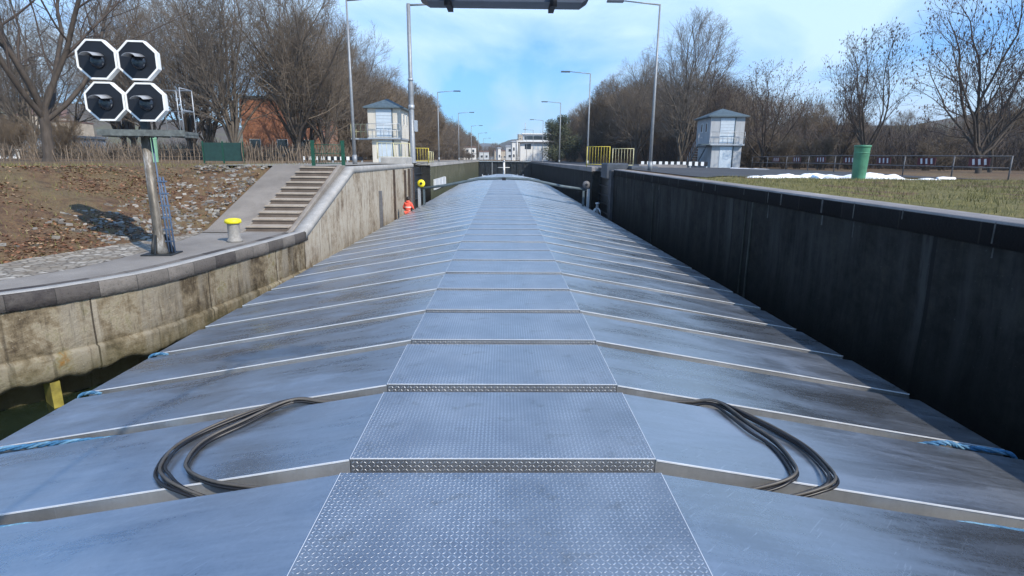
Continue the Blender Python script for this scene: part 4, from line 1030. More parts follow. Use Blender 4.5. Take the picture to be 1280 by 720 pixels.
# right guard fence with faded banners
root = empty('guard_fence', (0, 0, 0), 0, 'grey tube fence with small red and white boards on the right', 'fence')
FPT = [(20.85, 23.3), (20.2, 25.3), (19.45, 27.8), (18.9, 30.6), (18.35, 33.6), (17.8, 36.8), (18.3, 39.8), (19.6, 43.4), (21.2, 47.6), (23.5, 53)]
FPT = [(20.85, 23.3), (20.35, 25.7), (20.0, 28.4), (20.0, 31.4), (20.1, 34.6), (20.4, 38.2), (20.9, 42.2), (21.6, 46.8), (22.6, 52)]
for i, (x, y) in enumerate(FPT):
    z = right_z(x, y); p = MB(); p.tube([(x, y, z), (x, y, z+1.02)], .03, 6); p.build('post', M['dull_steel'], root)
rl = MB()
for q in (.52, 1.0):
    rl.tube([(x, y, right_z(x, y)+q) for x, y in FPT], .022, 6)
rl.build('rail', M['dull_steel'], root)
for i in range(7):
    (x0_, y0_), (x1_, y1_) = FPT[i], FPT[i+1]; t0, t1 = (.35, .72); 
    a = Vector((x0_+(x1_-x0_)*t0, y0_+(y1_-y0_)*t0, right_z(x0_, y0_)+.6)); c = Vector((x0_+(x1_-x0_)*t1, y0_+(y1_-y0_)*t1, right_z(x0_, y0_)+.6))
    s_ = MB(); s_.beam(a+Vector((0, 0, .16)), c+Vector((0, 0, .16)), .014, .34); bo = s_.build('sign_board', M['sign_red'], root)
    dn = (c-a).normalized(); nn = dn.cross(Vector((0, 0, 1))); nn = nn if nn.x < 0 else -nn
    for k in range(3):
        p_ = a+dn*((c-a).length*(.18+.28*k))+nn*.012; q_ = p_+dn*.05
        w_ = MB(); w_.beam(p_+Vector((0, 0, .04)), q_+Vector((0, 0, .29)), .10, .008, nn); w_.build('white_mark', M['sign_white'], bo)
b = MB(); b.grid([[(x-.5, y, right_z(x, y)+.03) for x, y in FPT], [(x+.25, y, right_z(x, y)+.03) for x, y in FPT]][::-1], False); tag(b.build('fence_kerb', M['asphalt']), kind='structure')

# snow patches
def snow(label, pts, wdt, h, seed):
    b = MB(); rr = random.Random(seed); P = catmull([(p[0], p[1], 0) for p in pts], 8); n = len(P); rows = []
    m = 9
    for i, p in enumerate(P):
        d = (P[min(i+1, n-1)]-P[max(i-1, 0)]).normalized(); q = Vector((-d.y, d.x, 0)); e = math.sin(math.pi*min(1, max(0, i/(n-1))))**.5
        wi = wdt*e*(.75+.6*fbm(i*.23, seed)); row = []
        for k in range(m):
            s_ = -1+2*k/(m-1); x = p.x+q.x*s_*wi; y = p.y+q.y*s_*wi
            x += .10*fbm(x*2, y*2, seed); prof = max(0, 1-s_*s_)**.45
            row.append((x, y, right_z(x, y)-.02+(.03+h*prof*e*(.75+.7*fbm(x*1.5, y*1.5, seed+3)))*(prof > 0)))
        rows.append(row)
    b.grid(rows); o = b.build('snow_patch', M['snow']); tag(o, label, 'snow', 'melting snow patches')
snow('long low snow strip on the verge left of the green bin', [(9.2, 21.5), (10.2, 22.0), (11.6, 22.7), (12.8, 23.3), (13.9, 23.9), (14.6, 24.0)], .42, .16, 1)
snow('snow heap around and behind the green bin', [(11.6, 23.2), (12.8, 23.4), (13.6, 22.9), (14.3, 22.4), (15.2, 22.3), (16.0, 22.4)], .55, .24, 2)
snow('small isolated snow patch near the fence boards', [(18.9, 24.7), (19.3, 24.7), (19.7, 24.7)], .25, .12, 3)
snow('thin distant snow strip on the asphalt beside the right cabin', [(20.2, 43), (18.8, 45.5), (19.3, 48.0)], .6, .08, 4)
snow('thin snow remnant on the verge right of the green bin', [(15.8, 22.2), (16.8, 22.6), (17.8, 22.9)], .2, .08, 6)

# ================================================================ STUFF ON THE GROUND
def scatter_quads(name, n, fn, size, mat, label, cat, flat=True, seed=1):
    rr = random.Random(seed); b = MB()
    for _ in range(n):
        p = fn(rr)
        if p is None: continue
        x, y, z = p; a = rr.uniform(0, 6.28); s_ = size*rr.uniform(.5, 1.4)
        if flat:
            t1 = Vector((math.cos(a), math.sin(a), rr.uniform(-.5, .5))).normalized()*s_; t2 = Vector((-math.sin(a), math.cos(a), rr.uniform(-.5, .5))).normalized()*s_*.6
            c_ = Vector((x, y, z+s_*.25)); b.quad(c_-t1, c_+t2, c_+t1*.9, c_-t2)
        else:
            h = s_*2.2; lx, ly = rr.uniform(-.7, .7)*h, rr.uniform(-.7, .7)*h; w_ = s_*.16
            b.tri((x-math.cos(a)*w_, y-math.sin(a)*w_, z-.01), (x+math.cos(a)*w_, y+math.sin(a)*w_, z-.01), (x+lx, y+ly, z+h))
    o = b.build(name, mat); tag(o, label, cat, kind='stuff'); return o
def bank_pt(rr):
    x = -rr.uniform(7.2, 30); y = edge_y(x)+rr.uniform(2.0, 16)
    d = foot_d(x, y)
    if d < .15 or (y > 16.7 and x > -9.1): return None
    if d > 5.5 and rr.random() < .7: return None
    if fbm(x*.45, y*.45, 9) < rr.uniform(-.35, .25) - (.0 if d < 6 else .1): return None
    return x, y, left_z(x, y)
scatter_quads('leaf_litter', 80000, bank_pt, .045, M['dead_leaf'], 'brown fallen leaves covering the left bank', 'leaves', True, 3)
def bank_pt2(rr):
    x = -rr.uniform(7.2, 34); y = edge_y(x)+rr.uniform(2.0, 22)
    d = foot_d(x, y)
    if d < .1 or (y > 16.7 and x > -9.1): return None
    return x, y, left_z(x, y)
scatter_quads('bank_grass', 14000, bank_pt2, .05, M['blade'], 'short dry winter grass on the left bank', 'grass', False, 4)
def verge_pt(rr):
    x = rr.uniform(7.05, 21.5); y = rr.uniform(3, 23.0)
    if y > 21.5+max(0, (x-9)*.2): return None
    return x, y, right_z(x, y)+.01
scatter_quads('verge_grass', 34000, verge_pt, .035, M['blade'], 'mossy short grass on the right verge above the wall', 'grass', False, 5)
rr = random.Random(11); b = MB()
def rock(b, c, s, rr):
    n = len(b.v); vs = []
    for i in range(8):
        q = Vector(((i & 1)*2-1, ((i >> 1) & 1)*2-1, ((i >> 2) & 1)*2-1)); q = Vector((q.x*rr.uniform(.5, 1), q.y*rr.uniform(.5, 1), q.z*rr.uniform(.25, .45)))*s
        q.rotate(Matrix.Rotation(rr.uniform(-.25, .25), 3, 'X')); vs.append(q)
    rot = Matrix.Rotation(rr.uniform(0, 6.28), 3, 'Z'); tl = Matrix.Rotation(rr.uniform(-.5, .5), 3, 'Y')
    for q in vs: q = rot@(tl@q); b.v.append((c[0]+q.x, c[1]+q.y, c[2]+q.z))
    for f_ in ((0, 2, 3, 1), (4, 5, 7, 6), (0, 1, 5, 4), (2, 6, 7, 3), (0, 4, 6, 2), (1, 3, 7, 5)): b.face(tuple(n+i for i in f_))
for _ in range(2600):
    m_ = rr.random()
    if m_ < .5: x = -rr.uniform(8.99, 11.6); y = rr.uniform(14.0, 22.6)
    else: x = -rr.uniform(8.8, 26); y = edge_y(x)+rr.uniform(2.2, 8)
    d = foot_d(x, y)
    if d < .1 or (y > 16.7 and x > -9.1): continue
    if m_ < .5:
        if rr.random() > 1.15-(abs(x)-8.99)/2.6: continue
    elif fbm(x*.6, y*.6, 2) < .30: continue
    elif rr.random() < .6 and d > .5: continue
    rock(b, (x, y, left_z(x, y)-.01), rr.uniform(.04, .10), rr)
tag(b.build('rubble', M['stone']), 'grey rubble stones on the bank beside the stairs', 'stones', kind='stuff')

# ================================================================ TREES
def grow(seed, H, r0, spread=.55, levels=4, first=.3, nb=(6, 5, 5, 4), up=.25, twist=.2, lenr=.62, multi=1, twig=.012, minr=.010, pods=0, sides=(7, 5, 3, 3, 3)):
    rr = random.Random(seed); T_ = MB(); K_ = MB(); PD = MB(); tips = []
    def branch(p, d, L, r, lv):
        n = 6 if lv == 0 else 5 if lv == 1 else 4 if lv == 2 else 3
        pts = [p.copy()]; rad = [r]; dd = d.copy(); q = p.copy()
        for i in range(n):
            dd = (dd+Vector((rr.gauss(0, twist), rr.gauss(0, twist), rr.gauss(0, twist*.6)+up*(.5 if lv else .8)*.35))).normalized()
            q = q+dd*(L/n); pts.append(q.copy()); rad.append(max(minr*.6, r*(1-(.72 if lv == 0 else .8)*(i+1)/n)))
        (T_ if lv <= 1 else K_).tube(pts, rad, sides[min(lv, 4)], False)
        if lv >= levels:
            tips.append(pts[-1]); return
        cnt = nb[min(lv, len(nb)-1)]; st = first if lv == 0 else .2
        for k in range(cnt):
            t_ = st+(1-st)*(k+rr.random()*.8)/cnt; t_ = min(t_, .99); f_ = t_*n; i = min(int(f_), n-1); pp = pts[i].lerp(pts[i+1], f_-i)
            ax = (pts[i+1]-pts[i]).normalized(); az = rr.uniform(0, 6.28)+k*2.4
            side = ax.orthogonal().normalized(); side.rotate(Matrix.Rotation(az, 3, ax))
            sp_ = spread*rr.uniform(.7, 1.3); nd = (ax*math.cos(sp_)+side*math.sin(sp_)).normalized()
            LL = L*lenr*rr.uniform(.7, 1.15)*(1.15-.55*t_ if lv == 0 else 1-.35*t_)
            branch(pp, nd, LL, max(minr, r*(1-.72*t_)*.55), lv+1)
    for m_ in range(multi):
        a = m_*2*math.pi/multi+rr.uniform(0, 1); ln = .0 if multi == 1 else rr.uniform(.12, .32)
        branch(Vector((math.cos(a)*.15*(multi > 1), math.sin(a)*.15*(multi > 1), -.1)), Vector((math.cos(a)*ln, math.sin(a)*ln, 1)).normalized(), H*(.72 if multi == 1 else rr.uniform(.6, .75)), r0, 0)
    # root flare
    T_.tube([(0, 0, -.1), (0, 0, r0*1.2)], [r0*1.7, r0*1.0], 7, False)
    if pods:
        for tp in tips:
            if rr.random() < pods:
                for _ in range(rr.randint(2, 4)):
                    c_ = tp+Vector((rr.gauss(0, .06), rr.gauss(0, .06), rr.gauss(0, .06)-.04)); s_ = rr.uniform(.04, .09)
                    v_ = [c_+Vector((rr.gauss(0, s_), rr.gauss(0, s_), rr.gauss(0, s_))) for _ in range(4)]
                    n = len(PD.v); PD.v += [tuple(x) for x in v_]
                    for f_ in ((0, 1, 2), (0, 2, 3), (0, 3, 1), (1, 3, 2)): PD.face(tuple(n+i for i in f_))
    return T_, K_, PD
def dome(seed, H, r0, fork=.16, limbs=7, half=.42, sub=(9, 6, 5), minr=.012, pods=0, lean=0, round_=.6, lv3=True):
    """short trunk forking into long limbs that fan out into a domed crown"""
    rr = random.Random(seed); T_ = MB(); K_ = MB(); PD = MB(); tips = []
    cz = H*(fork+(1-fork)*.52); rz = H*(1-fork)*.52; rx = H*half
    def inside(p, k=1.0): return (p.x/rx)**2+(p.y/rx)**2+((p.z-cz)/rz)**2 < k
    def branch(p, d, L, r, lv):
        n = (8, 6, 4, 3)[lv]; pts = [p.copy()]; rad = [r]; dd = d.copy(); q = p.copy()
        for i in range(n):
            out = Vector((q.x, q.y, 0)); 
            dd = (dd+Vector((rr.gauss(0, .15), rr.gauss(0, .15), rr.gauss(0, .10)+(.10, .05, .05, .02)[lv]))).normalized()
            q = q+dd*(L/n)
            if not inside(q, 1.25 if lv < 2 else 1.5) and i > 1: break
            pts.append(q.copy()); rad.append(max(minr*.55, r*(1-.8*(i+1)/n)))
        if len(pts) < 2: return
        (T_ if lv == 0 else K_).tube(pts, rad, (6, 4, 3, 3)[lv], False)
        if lv == 3: tips.append(pts[-1]); return
        m = len(pts)-1; cnt = sub[lv]
        for k in range(cnt):
            t_ = (.15 if lv == 0 else .1)+(.85)*(k+rr.random()*.9)/cnt; f_ = min(.99, t_)*m; i = int(f_); pp = pts[i].lerp(pts[i+1], f_-i); ax = (pts[i+1]-pts[i]).normalized()
            side = ax.orthogonal().normalized(); side.rotate(Matrix.Rotation(k*2.4+rr.uniform(-.6, .6), 3, ax)); sp_ = rr.uniform(.4, .85); nd = (ax*math.cos(sp_)+side*math.sin(sp_)).normalized()
            branch(pp, nd, L*(.48, .5, .55)[lv]*rr.uniform(.7, 1.2)*(1.1-.45*t_), max(minr, r*(1-.7*t_)*.5), lv+1)
    z0 = H*fork; T_.tube([(0, 0, -.15), (0, 0, r0), (lean*.3*z0, 0, z0*.6), (lean*z0, .02, z0)], [r0*1.6, r0*1.08, r0*.95, r0*.9], 8, False)
    for k in range(limbs):
        a = k*2.4+rr.uniform(-.4, .4); t_ = (k+.5)/limbs; ang = round_*(t_**.6)*1.15; d = Vector((math.cos(a)*math.sin(ang), math.sin(a)*math.sin(ang), math.cos(ang)))
        h_ = z0*rr.uniform(.72, 1.0); branch(Vector((lean*h_, 0, h_)), d, H*(1-fork)*(1.05-.25*t_), r0*rr.uniform(.42, .66), 0)
    if pods:
        for tp in tips:
            if rr.random() < pods:
                s_ = rr.uniform(.035, .075); c_ = tp+Vector((rr.gauss(0, .03), rr.gauss(0, .03), -.05)); v_ = [c_+Vector((0, 0, s_*1.6)), c_+Vector((s_*.7, 0, 0)), c_+Vector((-s_*.35, s_*.6, 0)), c_+Vector((-s_*.35, -s_*.6, 0)), c_-Vector((0, 0, s_*1.3))]
                n = len(PD.v); PD.v += [tuple(x) for x in v_]
                for f_ in ((0, 1, 2), (0, 2, 3), (0, 3, 1), (4, 2, 1), (4, 3, 2), (4, 1, 3)): PD.face(tuple(n+i for i in f_))
    return T_, K_, PD
HID = {}
def proto_tree(key, name, bm, tm_, **kw):
    T_, K_, PD = (dome if 'fork' in kw else grow)(**kw); o = empty(name, (0, -500, -200)); T_.build('trunk', bm, o); K_.build('crown', tm_, o)
    if kw.get('pods'): tag(PD.build('seed_clusters', M['pod'], o), kind='stuff')
    HID[key] = [o, False]; return o
def plant(key, x, y, z, s, label, group, rz=None, name=None, sz=None):
    pr_, used = HID[key]
    o = pr_ if not used else copy_tree(pr_); HID[key][1] = True
    rr = random.Random(int(x*13+y*7)); o.location = (x, y, z); o.rotation_euler = (R(rr.uniform(-2, 2)), R(rr.uniform(-2, 2)), rr.uniform(0, 6.28) if rz is None else rz); o.scale = (s, s, s*(sz or 1))
    tag(o, label, 'tree' if 'tree' in pr_.name else 'shrub', group); return o
proto_tree('big', 'bare_tree', M['bark'], M['twig_dark'], seed=5, H=17.5, r0=.29, fork=.17, limbs=6, half=.52, sub=(9, 7, 5), minr=.013, round_=.75)
proto_tree('vaseA', 'bare_tree', M['bark_pale'], M['twig_grey'], seed=12, H=17, r0=.30, fork=.08, limbs=10, half=.36, sub=(11, 8, 7), minr=.0125, round_=.48)
proto_tree('vaseB', 'bare_tree', M['bark'], M['twig'], seed=23, H=17, r0=.30, fork=.14, limbs=9, half=.40, sub=(10, 8, 7), minr=.013, round_=.6)
proto_tree('dense', 'bare_tree', M['bark'], M['twig_russet'], seed=31, H=17, r0=.26, fork=.05, limbs=13, half=.34, sub=(14, 9, 7), minr=.020, round_=.55)
proto_tree('densewide', 'bare_tree', M['bark'], M['twig_russet'], seed=37, H=14, r0=.24, fork=.04, limbs=13, half=.46, sub=(13, 9, 7), minr=.020, round_=.8)
proto_tree('podA', 'seed_tree', M['bark'], M['twig_dark'], seed=44, H=10.5, r0=.17, fork=.14, limbs=8, half=.48, sub=(8, 6, 5), minr=.009, pods=.55, round_=.8, lean=.1)
proto_tree('podB', 'seed_tree', M['bark'], M['twig_dark'], seed=52, H=9.5, r0=.13, fork=.20, limbs=7, half=.38, sub=(8, 6, 4), minr=.009, pods=.4, round_=.7, lean=-.15)
proto_tree('bush', 'bare_shrub', M['bark'], M['twig'], seed=61, H=5, r0=.05, spread=.55, levels=3, first=.1, nb=(9, 8, 6), up=.45, twist=.16, lenr=.55, multi=9, minr=.014)

# big tree on the left
plant('big', -26.2, 33.5, TOPL, 1.0, 'huge dark bare tree with forked trunk at the far left', None, R(60))
G1 = 'bare trees behind the left bank'
clump = [('vaseA', -26.5, 57, .98, 'tall many-stemmed bare tree in front of the brick building'), ('vaseB', -20.6, 58, .90, 'tall bare tree just right of the brick building'), ('vaseB', -33, 61, .93, 'bare tree left of the brick building'),
         ('vaseA', -40, 66, .98, 'bare tree third left of the brick building'), ('vaseA', -22.8, 64, 1.0, 'pale bare tree above the right end of the brick building'),
         ('vaseB', -18.9, 61, .78, 'brushy russet tree left of the cream cabin'), ('vaseB', -47, 74, 1.0, 'bare tree behind the signal railing')]
clump += [('vaseA', -36.5, 72, 1.02, 'fine-twigged bare tree just left of the brick building'), ('vaseB', -24.0, 90, 1.1, 'bare tree rising behind the brick building'), ('vaseA', -33, 92, 1.15, 'pale bare tree rising behind the brick roof')]
for k, x, y, s_, lab in clump: plant(k, x, y, TOPL, s_, lab, G1)
for i, (k, x, y, s_) in enumerate([('vaseB', -52, 80, 1.1), ('big', -63, 84, .95), ('vaseA', -58, 72, 1.0), ('vaseB', -72, 88, 1.1), ('big', -49, 92, 1.0), ('vaseA', -84, 90, 1.0), ('densewide', -47, 62, .3), ('densewide', -54, 64, .3), ('densewide', -60, 70, .3)]):
    plant(k, x, y, TOPL, s_, ['slender bare tree seen through the signal lamps', 'wide bare tree behind the white signal borders', 'fine-twigged bare tree left of the signal lamps', 'bare tree beyond the apartment block', 'wide bare tree right behind the signal lamps', 'bare tree at the far left beyond the flat building',
                               'low russet thicket under the signal platform', 'low russet thicket left of the signal mast', 'low russet thicket beside the apartment block'][i], G1)
# receding wood on the left
rr = random.Random(77); G2 = 'bare brown trees of the wood along the left quay'
y = 74
while y < 520:
    for row in range(2 if y > 98 else 1):
        x = -22.0-row*6-rr.uniform(0, 3)-(y-66)*.006; k = rr.choice(['dense', 'vaseB', 'dense', 'densewide', 'vaseA']) if y > 92 else rr.choice(['vaseA', 'vaseB'])
        hgt = rr.uniform(.82, 1.02) if y < 400 else rr.uniform(.7, 1)
        plant(k, x, y+rr.uniform(-2, 2)+row*3, TOPL-.3, hgt*(1.12 if k == 'densewide' else 1), 'bare brown tree in the long wood receding behind the left lamps', G2)
    y += 5.0+y*.03
# shrubs at the foot of the left wood
for i in range(3, 26):
    yy = 50+i*7+i*i*.25; plant('bush', -17.5-rr.uniform(0, 3), yy, TOPL-.1, rr.uniform(.7, 1.1), 'leafless brown shrub at the foot of the left wood', 'leafless shrubs along the left wood')
for i in range(14):
    plant('bush', -62+i*3.1+rr.uniform(-1, 1), 50+rr.uniform(-3, 5), TOPL-.1, rr.uniform(.2, .38), 'leafless brown shrub below the left bank trees', 'leafless shrubs below the left bank trees')
# right side
plant('vaseA', 22.8, 74, 3.6, .98, 'tall pale bare tree rising left of the grey cabin', None, 1.0, sz=1.0)
plant('vaseA', 20.2, 88, 3.6, .85, 'tall pale bare tree second left of the grey cabin', None, 2.0)
G3 = 'bare brown trees of the wood along the right quay'
y = 84
while y < 330:
    for row in range(2):
        x = 21.5+row*6+rr.uniform(0, 3)+(6 if y < 95 else 0); k = rr.choice(['dense', 'densewide', 'dense', 'vaseB'])
        if y > 200 and row == 0 and rr.random() < .4: continue
        plant(k, x, y+rr.uniform(-2, 2), 3.4, rr.uniform(.6, .72) if y < 95 else rr.uniform(.72, .92), 'bare brown tree in the dense wood behind the right quay', G3)
    y += 5.0+y*.03
for i, (k, x, y, s_, lab) in enumerate([('podA', 32.3, 38.5, 1.1, 'large dark tree dotted with seed clusters at the far right'), ('podB', 28.9, 45.5, 1.12, 'seed-dotted tree behind the green bin'), ('podA', 25.3, 56.0, .88, 'spreading seed-dotted tree just right of the grey cabin'),
                                       ('podB', 30.6, 52.0, .86, 'slim seed-dotted tree between the cabin tree and the bin tree'), ('podB', 39.5, 46.0, 1.15, 'seed-dotted tree behind the far right tree'), ('podA', 43, 40.0, 1.05, 'seed-dotted tree at the right picture edge'), ('podB', 22.6, 62, 1.0, 'seed-dotted tree partly behind the grey cabin')]):
    plant(k, x, y, 3.5, s_, lab, 'trees dotted with dark seed clusters', [2.1, .4, 1.2, 3.3, 5.0, .9, 2.6][i])
for i in range(46):
    yy = 46+rr.uniform(0, 42); xx = 25+rr.uniform(0, 52)
    plant('bush', xx, yy, 3.3, rr.uniform(.65, 1.0)*(1+(yy-46)*.008), 'leafless brown shrub in the thicket behind the guard fence', 'leafless shrubs behind the guard fence')
for i in range(22):
    xx = 30+i*4.2+rr.uniform(-2, 2); yy = 84+rr.uniform(-8, 22)-i*1.4
    plant('densewide', xx, yy, 3.0, rr.uniform(.5, .66), 'low brown tree in the woodland strip beyond the guard fence', 'low trees beyond the guard fence')
# brush that fills the woods near the ground
def brush(name, n, fn, label, mat, seed):
    rr = random.Random(seed); b = MB()
    for _ in range(n):
        x, y, z, L = fn(rr); d = Vector((rr.gauss(0, .45), rr.gauss(0, .45), 1)).normalized()*L
        b.tube([(x, y, z), (x+d.x*.55+rr.gauss(0, .1), y+d.y*.55+rr.gauss(0, .1), z+d.z*.5), (x+d.x, y+d.y, z+d.z)], [.03, .022, .008], 3, False, False)
    tag(b.build(name, mat), label, 'undergrowth', kind='stuff')
def fL(rr):
    y = 92+rr.random()**1.4*390; hmax = 11+2*fbm(y*.05, 3); t = rr.random()**1.1
    return -24-y*.006-rr.uniform(0, 14), y, TOPL-.4+t*hmax, rr.uniform(1.2, 2.6)
brush('undergrowth', 42000, fL, 'dense brown brushwood inside the left wood', M['twig_russet'], 3)
def fR(rr):
    y = 78+rr.random()**1.4*240; hmax = 8.5+2*fbm(y*.05, 7); t = rr.random()**1.3
    return 25+(4 if y < 92 else 0)+rr.uniform(0, 14), y, 3.2+t*hmax, rr.uniform(1.2, 2.6)
brush('undergrowth', 42000, fR, 'dense brown brushwood inside the right wood', M['twig'], 4)
def fF(rr):
    x = rr.uniform(24, 105); y = 66+rr.uniform(0, 30)-(x-24)*.35; t = rr.random()**1.5
    return x, y, 3.0+t*(4.2+1.5*fbm(x*.08, y*.08, 4)), rr.uniform(.9, 2.0)
brush('undergrowth', 42000, fF, 'dense dark brushwood beyond the guard fence', M['twig_dark'], 5)
def fB(rr):
    x = -rr.uniform(18, 75); y = 58+rr.uniform(0, 14)+(-x-18)*.1; t = rr.random()**1.8
    return x, y, TOPL-.4+t*(1.5+.7*fbm(x*.15, y*.1, 4)), rr.uniform(.6, 1.5)
brush('undergrowth', 9000, fB, 'low brown brushwood along the top of the left bank', M['twig'], 6)
# evergreen
def evergreen(x, y, z, H, W, label, seed):
    rr = random.Random(seed); root = empty('evergreen_tree', (x, y, z), 0, label, 'tree')
    b = MB(); b.tube([(0, 0, -.2), (.1, 0, H*.5), (0, .1, H*.9)], [.4, .22, .05], 8); b.build('trunk', M['bark'], root)
    c = MB(); lob = [(rr.gauss(0, W*.24), rr.gauss(0, W*.24), H*(.12+.8*rr.random())) for _ in range(26)]
    for (lx, ly, lz) in lob:
        k_ = 1-abs(lz/H-.4)*1.0; R_ = W*.30*max(.35, k_)
        for _ in range(420):
            d = Vector((rr.gauss(0, 1), rr.gauss(0, 1), rr.gauss(0, .8))).normalized()*R_*rr.random()**.4
            p = Vector((lx*max(.3, k_), ly*max(.3, k_), lz))+d; s_ = rr.uniform(.10, .26); t1 = Vector((rr.gauss(0, 1), rr.gauss(0, 1), rr.gauss(0, .6))).normalized()*s_; t2 = t1.orthogonal().normalized()*s_*.5
            c.quad(p-t1, p+t2, p+t1, p-t2)
    c.build('crown', M['needle'], root)
evergreen(12.2, 134, 3.7, 11.0, 8.0, 'dark green evergreen tree right of the white lock building', 5)
plant('vaseB', 19.3, 118, 3.7, .72, 'lone bare tree right of the dark evergreen', None)
bgr = MB()

# ================================================================ BUILDINGS
def windows(root, wall_y, xs_, zs_, w_, h_, mat=M['glass']):
    for z_ in zs_:
        for x_ in xs_:
            f = MB(); f.box(x_-.06, wall_y-.05, z_-.06, x_+w_+.06, wall_y-.002, z_+h_+.06); fo = f.build('window', M['white_paint'], root)
            g_ = MB(); g_.box(x_, wall_y-.06, z_, x_+w_, wall_y-.051, z_+h_); g_.build('pane', mat, fo)
root = empty('brick_building', (-34.5, 77, TOPL), R(3), 'orange brick building glimpsed behind the left trees', 'building')
b = MB(); b.box(0, 0, 0, 10, 10, 7.8); b.build('wall', M['brick'], root)
b = MB(); b.box(-.2, -.2, 7.8, 10.2, 10.2, 8.1); b.build('roof', M['slate'], root); windows(root, 0, (.9, 4.4, 7.4), (.9,), 1.3, 1.7)
root = empty('apartment_building', (-112, 128, TOPL-2), R(8), 'tan stepped apartment block behind the big left tree', 'building')
for i, (a, h) in enumerate(((0, 8.5), (5.2, 10.8), (10.4, 9.6))):
    b = MB(); b.box(a, i*.4, 0, a+5.19, 10, h); b.build('wall', M['tan_wall'], root); windows(root, i*.4, (a+.7, a+2.9), (2.2, 4.9, 7.4) if h > 9.5 else (2.2, 4.9), 1.5, 1.4)
    b = MB(); b.box(a-.1, i*.4-.9, 4.2, a+5.1, i*.4-.07, 4.35); b.box(a-.1, i*.4-.9, 4.36, a+5.1, i*.4-.82, 5.2); b.build('balcony', M['white_wall'], root)
    b = MB(); b.box(a-.1, i*.4-.2, h, a+5.28, 10.2, h+.3); b.build('roof', M['tile'], root)
root = empty('flat_building', (-84, 82, TOPL-.6), R(6), 'low pale flat-roofed building at the left picture edge', 'building')
b = MB(); b.box(0, 0, 0, 22, 8, 3.4); b.build('wall', M['pale_wall'], root); b = MB(); b.box(-.3, -.4, 3.4, 22.3, 8.3, 3.75); b.build('roof', M['galv'], root); windows(root, 0, (1.5, 5, 8.5, 12, 15.5, 19), (1.2,), 2.2, 1.4, M['shutter'])
b = MB(); b.box(0, 0, 0, 34, .5, 1.0); b.box(-.1, -.1, 1.0, 34.1, .6, 1.16)
tag(b.build('parapet_wall', M['white_wall'], None, (-86, 62, TOPL-.2)), 'long low pale parapet wall at the left edge', 'wall')
# houses up the left hillside
for i, (x, y, z, w_, h_) in enumerate([(-205, 190, 14, 11, 6), (-190, 205, 10, 10, 7), (-222, 200, 19, 10, 6), (-180, 222, 13, 12, 6), (-236, 215, 24, 12, 7), (-166, 210, 8, 10, 6), (-214, 232, 24, 11, 6)]):
    root = empty('hillside_house', (x, y, z), R(10+i*5), ['cream house lowest on the left hillside', 'tan house left of the apartment block on the hillside', 'pale house midway up the left hillside', 'wide pale house behind the apartment block', 'topmost house on the left hillside', 'small house right of the apartment block', 'house below the hillside crest'][i], 'house', 'houses on the left hillside')
    b = MB(); b.box(0, 0, -6, w_, 8, h_); b.build('wall', M['tan_wall'] if i % 2 else M['white_wall'], root)
    b = MB(); n = 0; b.v = [(-.4, -.4, h_), (w_+.4, -.4, h_), (w_+.4, 8.4, h_), (-.4, 8.4, h_), (-.4, 4, h_+2.6), (w_+.4, 4, h_+2.6)]
    for f_ in ((0, 1, 5, 4), (2, 3, 4, 5), (0, 4, 3), (1, 2, 5), (3, 2, 1, 0)): b.face(f_)
    b.build('roof', M['tile'], root); windows(root, 0, (1.5, w_*.5, w_-2.6), (1.2, 3.8), 1.2, 1.3)
# white lock building beyond the far gate
root = empty('lock_building', (6.5, 232, 3.7), 0, 'white lock control building with flat roof beyond the far gate', 'building')
b = MB(); b.box(0, 0, 0, 11.5, 12, 7.4); b.build('wall', M['white_wall'], root)
b = MB(); b.box(-1.6, -1.4, 7.4, 13.2, 12.6, 7.9); b.build('roof', M['white_paint'], root)
b = MB(); b.box(1.2, 1, 7.9, 11.0, 9, 10.4); b.build('upper_wall', M['pale_wall'], root); b = MB(); b.box(.6, .2, 10.4, 14.2, 10, 10.8); b.build('upper_roof', M['white_paint'], root)
b = MB(); b.box(1.8, -.05, 4.6, 4.3, -.002, 6.6); b.build('window', M['glass'], root)
b = MB(); b.box(1.6, .94, 8.3, 10.4, .998, 9.7); b.build('window', M['glass'], root)
for k in range(4):
    b = MB(); b.box(5.2+k*1.5, -.05, 4.6, 6.2+k*1.5, -.002, 6.4); b.build('window', M['shutter'], root)
b = MB(); b.tube([(-1.3, -1.1, 0), (-1.3, -1.1, 7.4)], .2, 8); b.build('column', M['white_paint'], root)
b = MB(); b.tube([(2.0, 4, 10.8), (2.0, 4, 15.0)], .12, 6); b.build('aerial', M['galv'], root)
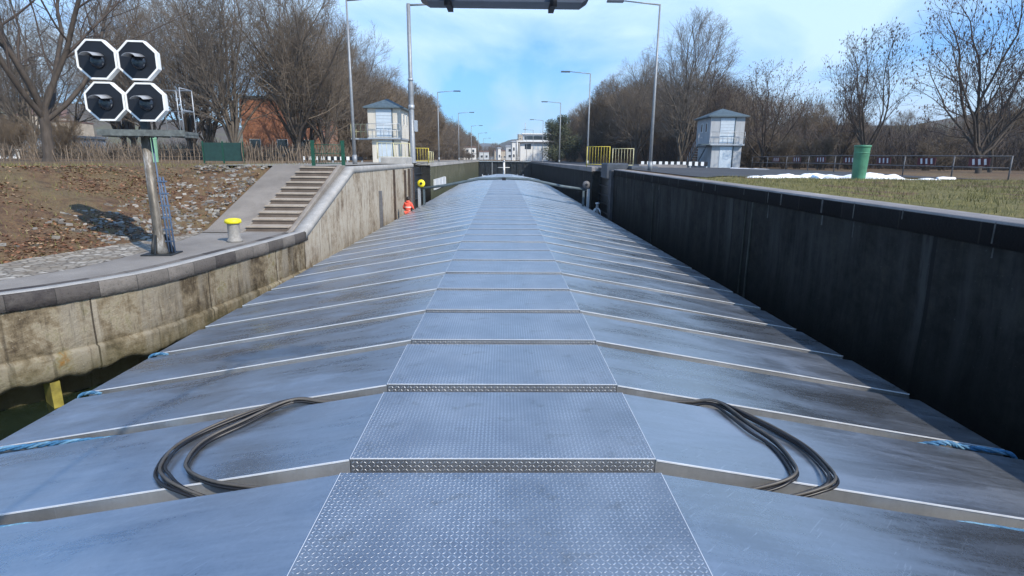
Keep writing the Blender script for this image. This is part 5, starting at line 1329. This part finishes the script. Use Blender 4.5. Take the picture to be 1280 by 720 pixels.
far = [('distant_hall', 1.0, 300, 4.4, 7.0, 'pale_wall', 'pale glazed hall left of the white lock building'), ('distant_tower', 3.6, 262, 1.6, 8.2, 'white_wall', 'slim pale tower touching the white lock building'), ('distant_house', -26.0, 330, 10, 7.0, 'white_wall', 'pale house at the end of the left quay'),
       ('distant_house', -15.5, 360, 6, 5.0, 'pale_wall', 'grey house at the end of the left wood'), ('distant_house', -7.0, 420, 9, 6.5, 'tan_wall', 'tan house on the axis beyond the far gate'), ('distant_block', 14.0, 560, 28, 24.0, 'tan_wall', 'wide tan block on the rise behind the white lock building'),
       ('distant_house', -3.2, 300, 1.5, 6.0, 'white_wall', 'small white kiosk just left of the axis')]
for i, (nm, x, y, w_, h_, mt, lab) in enumerate(far):
    root = empty(nm, (x, y, 3.6), R(2+i), lab, 'building'); b = MB(); b.box(0, 0, -.5, w_, 8, h_); b.build('wall', M[mt], root)
    b = MB(); b.prism([(-.3, -.3), (w_+.3, -.3), (w_+.3, 8.3), (-.3, 8.3)], h_, h_+.6, .25); b.build('roof', M['tile'] if i in (2, 3, 4) else M['galv'], root)
    nwx = max(1, int(w_/3)); windows(root, 0, [w_*(k+.3)/nwx for k in range(nwx)], [1.5+q*3 for q in range(max(1, int((h_-1)/3)))], min(1.3, w_/nwx*.45), 1.4)
for i in range(16):
    xx = -40+i*7+rr.uniform(-2, 2)
    if -4 < xx < 24: continue
    plant('densewide', xx, 380+rr.uniform(0, 60), 3.6, rr.uniform(.6, .9), 'distant bare tree beyond the end of the lock', 'distant trees beyond the lock')

# ---------------------------------------------------------------- air
hz = MB(); hz.box(-3300, -500, -4, 3300, 3200, 260)
tm = bpy.data.materials.new('haze_air'); tm.use_nodes = True; nt = tm.node_tree
for n_ in list(nt.nodes):
    if n_.type != 'OUTPUT_MATERIAL': nt.nodes.remove(n_)
pv = nt.nodes.new('ShaderNodeVolumePrincipled'); pv.inputs['Color'].default_value = (.78, .88, 1, 1); pv.inputs['Density'].default_value = .00028; pv.inputs['Anisotropy'].default_value = .2
nt.links.new(pv.outputs[0], [n_ for n_ in nt.nodes if n_.type == 'OUTPUT_MATERIAL'][0].inputs['Volume'])
HAZE = True
if HAZE: tag(hz.build('haze', tm), 'thin pale blue air', 'haze', kind='stuff')
